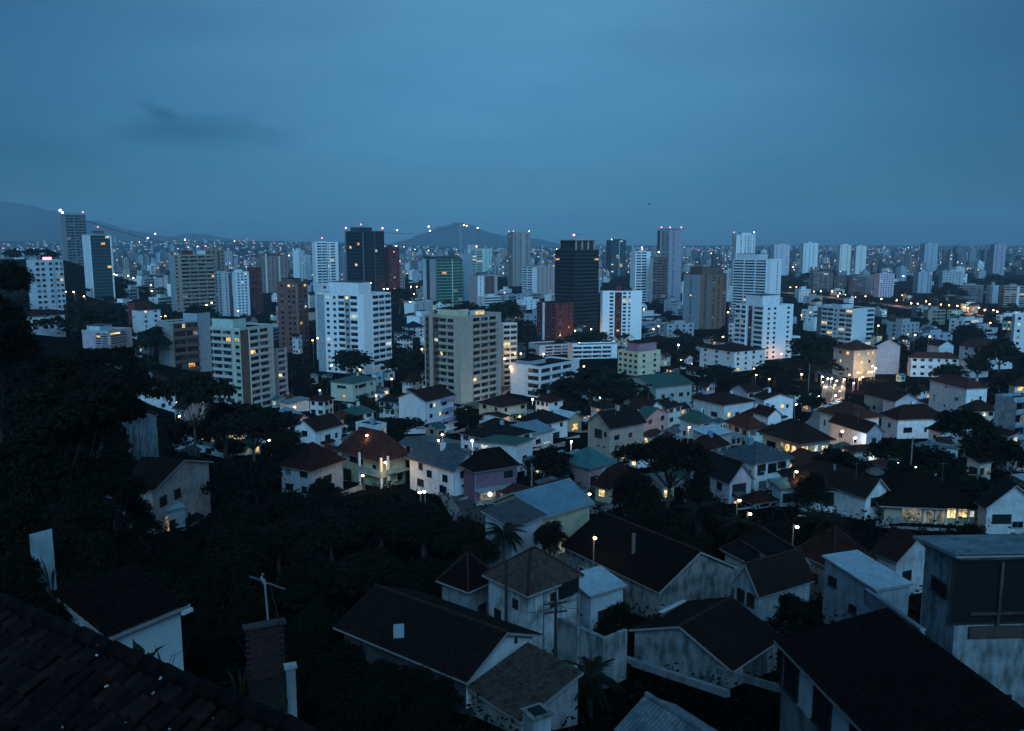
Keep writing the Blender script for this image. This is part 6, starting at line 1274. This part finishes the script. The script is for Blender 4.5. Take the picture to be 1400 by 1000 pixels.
def palm(px, yt, d, L_, label, h=None):
    P = at(px, yt, d); gb = gz(P.x, P.y); hh = max(.6, P.z-gb-L_*.3); root = thing('palm_tree', label, 'palm', (P.x, P.y, gb), random.uniform(0, 6), 'palms between the near houses')
    b_ = MB(); b_.smooth = True; b_.tube([(0, 0, -1), (.1, 0, hh*.5), (0, 0, hh)], [.22, .16, .13], BARK, 7); b_.build('trunk', root)
    for i in range(22):
        inst('frond', FR[i % 3], root, (0, 0, hh), (0, random.uniform(-.75, .5), i*2.4), (L_, L_, L_))
palm(688, 722, 92, 2.6, 'dark palm with drooping fronds left of the house with lit yard wall')
palm(808, 918, 56, 2.3, 'low dark palm at the foot of the weathered retaining wall')
palm(955, 690, 98, 2.8, 'dark palm behind the broad dark roofed house')
palm(1128, 706, 96, 2.8, 'dark palm before the long dark roofed house')
palm(1012, 712, 97, 2.4, 'small palm left of the dark bushes before the long dark roofed house')
GR = leaf_mat('grass_blade', (.030, .042, .022))
def blades(n_, fn, name, label, cat, kind='stuff', w_=.018):
    b_ = MB()
    for i in range(n_):
        p, ln, dr = fn(i); a_ = Vector((-dr.y, dr.x, 0)).normalized()*w_ if (abs(dr.x)+abs(dr.y)) > 1e-4 else Vector((w_, 0, 0))
        m1_ = p+Vector((dr.x*.35, dr.y*.35, .65))*ln; t_ = p+Vector((dr.x*1.0, dr.y*1.0, .9))*ln
        b_.poly([p-a_, p+a_, m1_+a_*.7, m1_-a_*.7], GR); b_.poly([m1_-a_*.7, m1_+a_*.7, t_], GR)
    return tag(b_.build(name, None, kind), label, cat)
def f_bank(i):
    d = random.uniform(9, 30); px = random.uniform(-40, 260); x = (px-700)/F*d
    return Vector((x, d, gz(x, d)-.1)), random.uniform(.5, 1.7), Vector((random.gauss(0, .5), random.gauss(0, .5), 0))
blades(5200, f_bank, 'tall_grass', 'dark tall grass on the bank behind the near tiled roof', 'grass')
def f_low(i):
    d = random.uniform(28, 46); px = random.uniform(300, 660); x = (px-700)/F*d
    return Vector((x, d, gz(x, d)-.1)), random.uniform(.5, 1.5), Vector((random.gauss(0, .5), random.gauss(0, .5), 0))
blades(3600, f_low, 'wild_grass', 'dark wild grass in the yard left of the white gabled near house', 'grass', w_=.03)
# ------------------------------------------------------------------ the tiled roof under the camera
A_ = at(-60, 796, 10.4); B_ = at(452, 1022, 6.6)                      # its top edge, falling a little to the right
U_ = (B_-A_).normalized(); L_ = (B_-A_).length
dn = Vector((-U_.y, U_.x, 0)); dn = -dn if dn.y > 0 else dn            # horizontally towards the camera
Vd = (dn*math.cos(R(24))+Vector((0, 0, -math.sin(R(24))))).normalized(); Vd = (Vd-U_*Vd.dot(U_)).normalized(); Nn = U_.cross(Vd); Nn = Nn if Nn.z > 0 else -Nn
root = thing('tiled_roof', 'old dark clay tile roof in the left foreground strewn with pale debris', 'roof', A_, 0)
from mathutils import Matrix
def rel(p): return p-A_
TM = [roof_mat((.026, .017, .015), (.008, .007, .007), .95, 5), roof_mat((.016, .012, .011), (.006, .006, .006), .95, 4), roof_mat((.036, .022, .018), (.010, .009, .008), .95, 6)]
TILE = []
for m_ in TM:
    b_ = MB(); k = b_.mi(m_); n_ = 8
    for j, (v, r_, lift) in enumerate(((0, .088, .028), (.40, .105, .0))):
        for i in range(n_+1):
            t = math.pi*i/n_; b_.v.append((-r_*math.cos(t), v, r_*.75*math.sin(t)-.01+(.03 if j else 0)))
    for j, (v, r_) in enumerate(((.40, .090), (0, .072))):
        for i in range(n_+1):
            t = math.pi*i/n_; b_.v.append((-r_*math.cos(t), v, r_*.75*math.sin(t)-.01+(.03 if j == 0 else 0)))
    for j in range(3):
        for i in range(n_): a0 = j*(n_+1)+i; b_.f.append((a0, a0+1, a0+n_+2, a0+n_+1)); b_.m.append(k)
    TILE.append(b_.mesh('roof_tile'))
Mx = Matrix((U_, Vd, Nn)).transposed().to_4x4()
base_ = MB(); s0 = rel(A_); q0, q1, q2, q3 = s0-Nn*.07, s0+U_*L_-Nn*.07, s0+U_*L_+Vd*5.0-Nn*.07, s0+Vd*5.0-Nn*.07
base_.hexa([q0-Nn*.15, q1-Nn*.15, q2-Nn*.15, q3-Nn*.15, q0, q1, q2, q3], roof_mat((.022, .018, .016))); base_.build('roof_deck', root)
cnt = 0; extra_t = MB(); TS = .70; SPOTS = []
for r_ in range(19):
    for c_ in range(int(L_/(.235*TS))):
        u = c_*.235*TS+.1+random.uniform(-.012, .012); v = r_*.36*TS+random.uniform(-.018, .018)
        p = rel(A_)+U_*u+Vd*v+Nn*random.uniform(-.012, .016); q = proj(p+A_)
        if not q or q[0] < -30 or q[1] > 1030 or q[0] > 470: continue
        SPOTS.append((q[2], p))
SPOTS.sort(key=lambda t: t[0])
for k_, (_, p) in enumerate(SPOTS):
    M_ = Matrix.Translation(p) @ Mx @ Matrix.Rotation(random.gauss(0, .07), 4, 'Z') @ Matrix.Rotation(random.gauss(0, .045), 4, 'X') @ Matrix.Scale(TS, 4)
    t_ = random.randrange(3)
    if k_ < 296: o = inst('roof_tile', TILE[t_], root); o.matrix_local = M_
    else:
        o_ = len(extra_t.v); kk = extra_t.mi(TM[t_]); extra_t.v += [tuple(M_ @ v_.co) for v_ in TILE[t_].vertices]
        for pl_ in TILE[t_].polygons: extra_t.f.append(tuple(o_+x_ for x_ in pl_.vertices)); extra_t.m.append(kk)
extra_t.build('roof_tiles', root, 'stuff')
b_ = MB(); b_.smooth = True
for i in range(int(L_/.30)):
    p0 = rel(A_)+U_*(i*.30)+Nn*(.03+random.uniform(-.01, .02)); p1 = p0+U_*.325
    r_ = MB(); r_.smooth = True; r_.tube([p0, p1], [.098, .080], random.choice(TM[:2]), 9); r_.build('ridge_tile', root)
DEB = [plain('pale_debris', (.50, .55, .60), .8), plain('grey_debris', (.28, .27, .26), .9)]
for i in range(70):
    u = random.uniform(.3, L_); v = random.uniform(.05, 2.6); p = A_+U_*u+Vd*v+Nn*.09; q = proj(p)
    if not q or q[1] > 1010 or q[0] < -5: continue
    s = random.uniform(.008, .02)*(1.6 if random.random() < .15 else 1); m_ = random.choice(DEB)
    b_ = MB(); b_.poly([(-s, -s*.6, 0), (s*.8, -s*.5, .004), (s, s*.5, .012), (-s*.3, s*.8, .006)], m_); b_.poly([(-s, -s*.6, 0), (-s*.3, s*.8, .006), (-s*1.1, s*.3, .012)], m_)
    o = b_.build('debris'); o.matrix_world = Matrix.Translation(p) @ Mx @ Matrix.Rotation(random.uniform(0, 6), 4, 'Z')
    tag(o, 'small flake of pale debris lying on the old tile roof', 'debris', 'debris on the near tile roof')
# weeds in the gutter and a leafy stem before the small white wall
def plant(px, py, d, n_, ln, label, w_=.03):
    P = at(px, py, d); root = thing('weed_plant', label, 'plant', P, 0, 'weeds on the near roof')
    for i in range(n_):
        a_ = random.uniform(0, 6.28); q = MB(); e = random.uniform(.2, .75); l_ = ln*random.uniform(.6, 1.1)
        dv = Vector((math.cos(a_)*e, math.sin(a_)*e*.6, 1)); sd = Vector((-math.sin(a_), math.cos(a_), 0))*w_
        p0 = Vector((0, 0, -.2)); p1 = dv*l_*.5; p2 = dv*l_-Vector((0, 0, l_*e*.55))
        q.poly([p0-sd*.4, p0+sd*.4, p1+sd, p1-sd], GR); q.poly([p1-sd, p1+sd, p2], GR); q.build('leaf', root)
plant(196, 918, 8.6, 9, .42, 'broad leafy weed before the small white wall', .05)
plant(225, 925, 8.3, 7, .40, 'thin arching weed at the right of the small white wall', .008)
plant(70, 800, 9.9, 9, .45, 'grassy tuft on the roof edge below the white washed shed', .010)
plant(330, 958, 7.6, 12, .42, 'grassy tuft at the lower end of the near roof edge', .010)
plant(390, 985, 7.0, 9, .35, 'grassy tuft at the bottom by the pale square post', .010)
plant(140, 880, 9.0, 6, .35, 'sparse stalks on the roof edge left of the small white wall', .007)
# ------------------------------------------------------------------ bird
P = at(887, 280, 160); b_ = MB(); bm = plain('bird_feathers', (.02, .02, .022), .8); b_.smooth = True
b_.tube([(-.26, 0, 0), (-.18, 0, .02), (0, 0, .03), (.16, 0, .02), (.26, 0, .03), (.32, 0, .02)], [.01, .06, .08, .06, .045, .01], bm, 8)
root = thing('bird', 'small dark bird flying in the sky above the tall striped tower', 'bird', P, R(35)); b_.build('body', root)
for s in (-1, 1):
    w_ = MB(); w_.poly([(.12, s*.05, .05), (-.10, s*.05, .05), (-.12, s*.34, .26), (.04, s*.36, .28)], bm); w_.poly([(.04, s*.36, .28), (-.12, s*.34, .26), (-.16, s*.62, .22)], bm); w_.build('wing', root)
w_ = MB(); w_.poly([(-.22, -.03, .01), (-.22, .03, .01), (-.42, .08, .0), (-.42, -.08, .0)], bm); w_.build('tail', root)
name_pending()
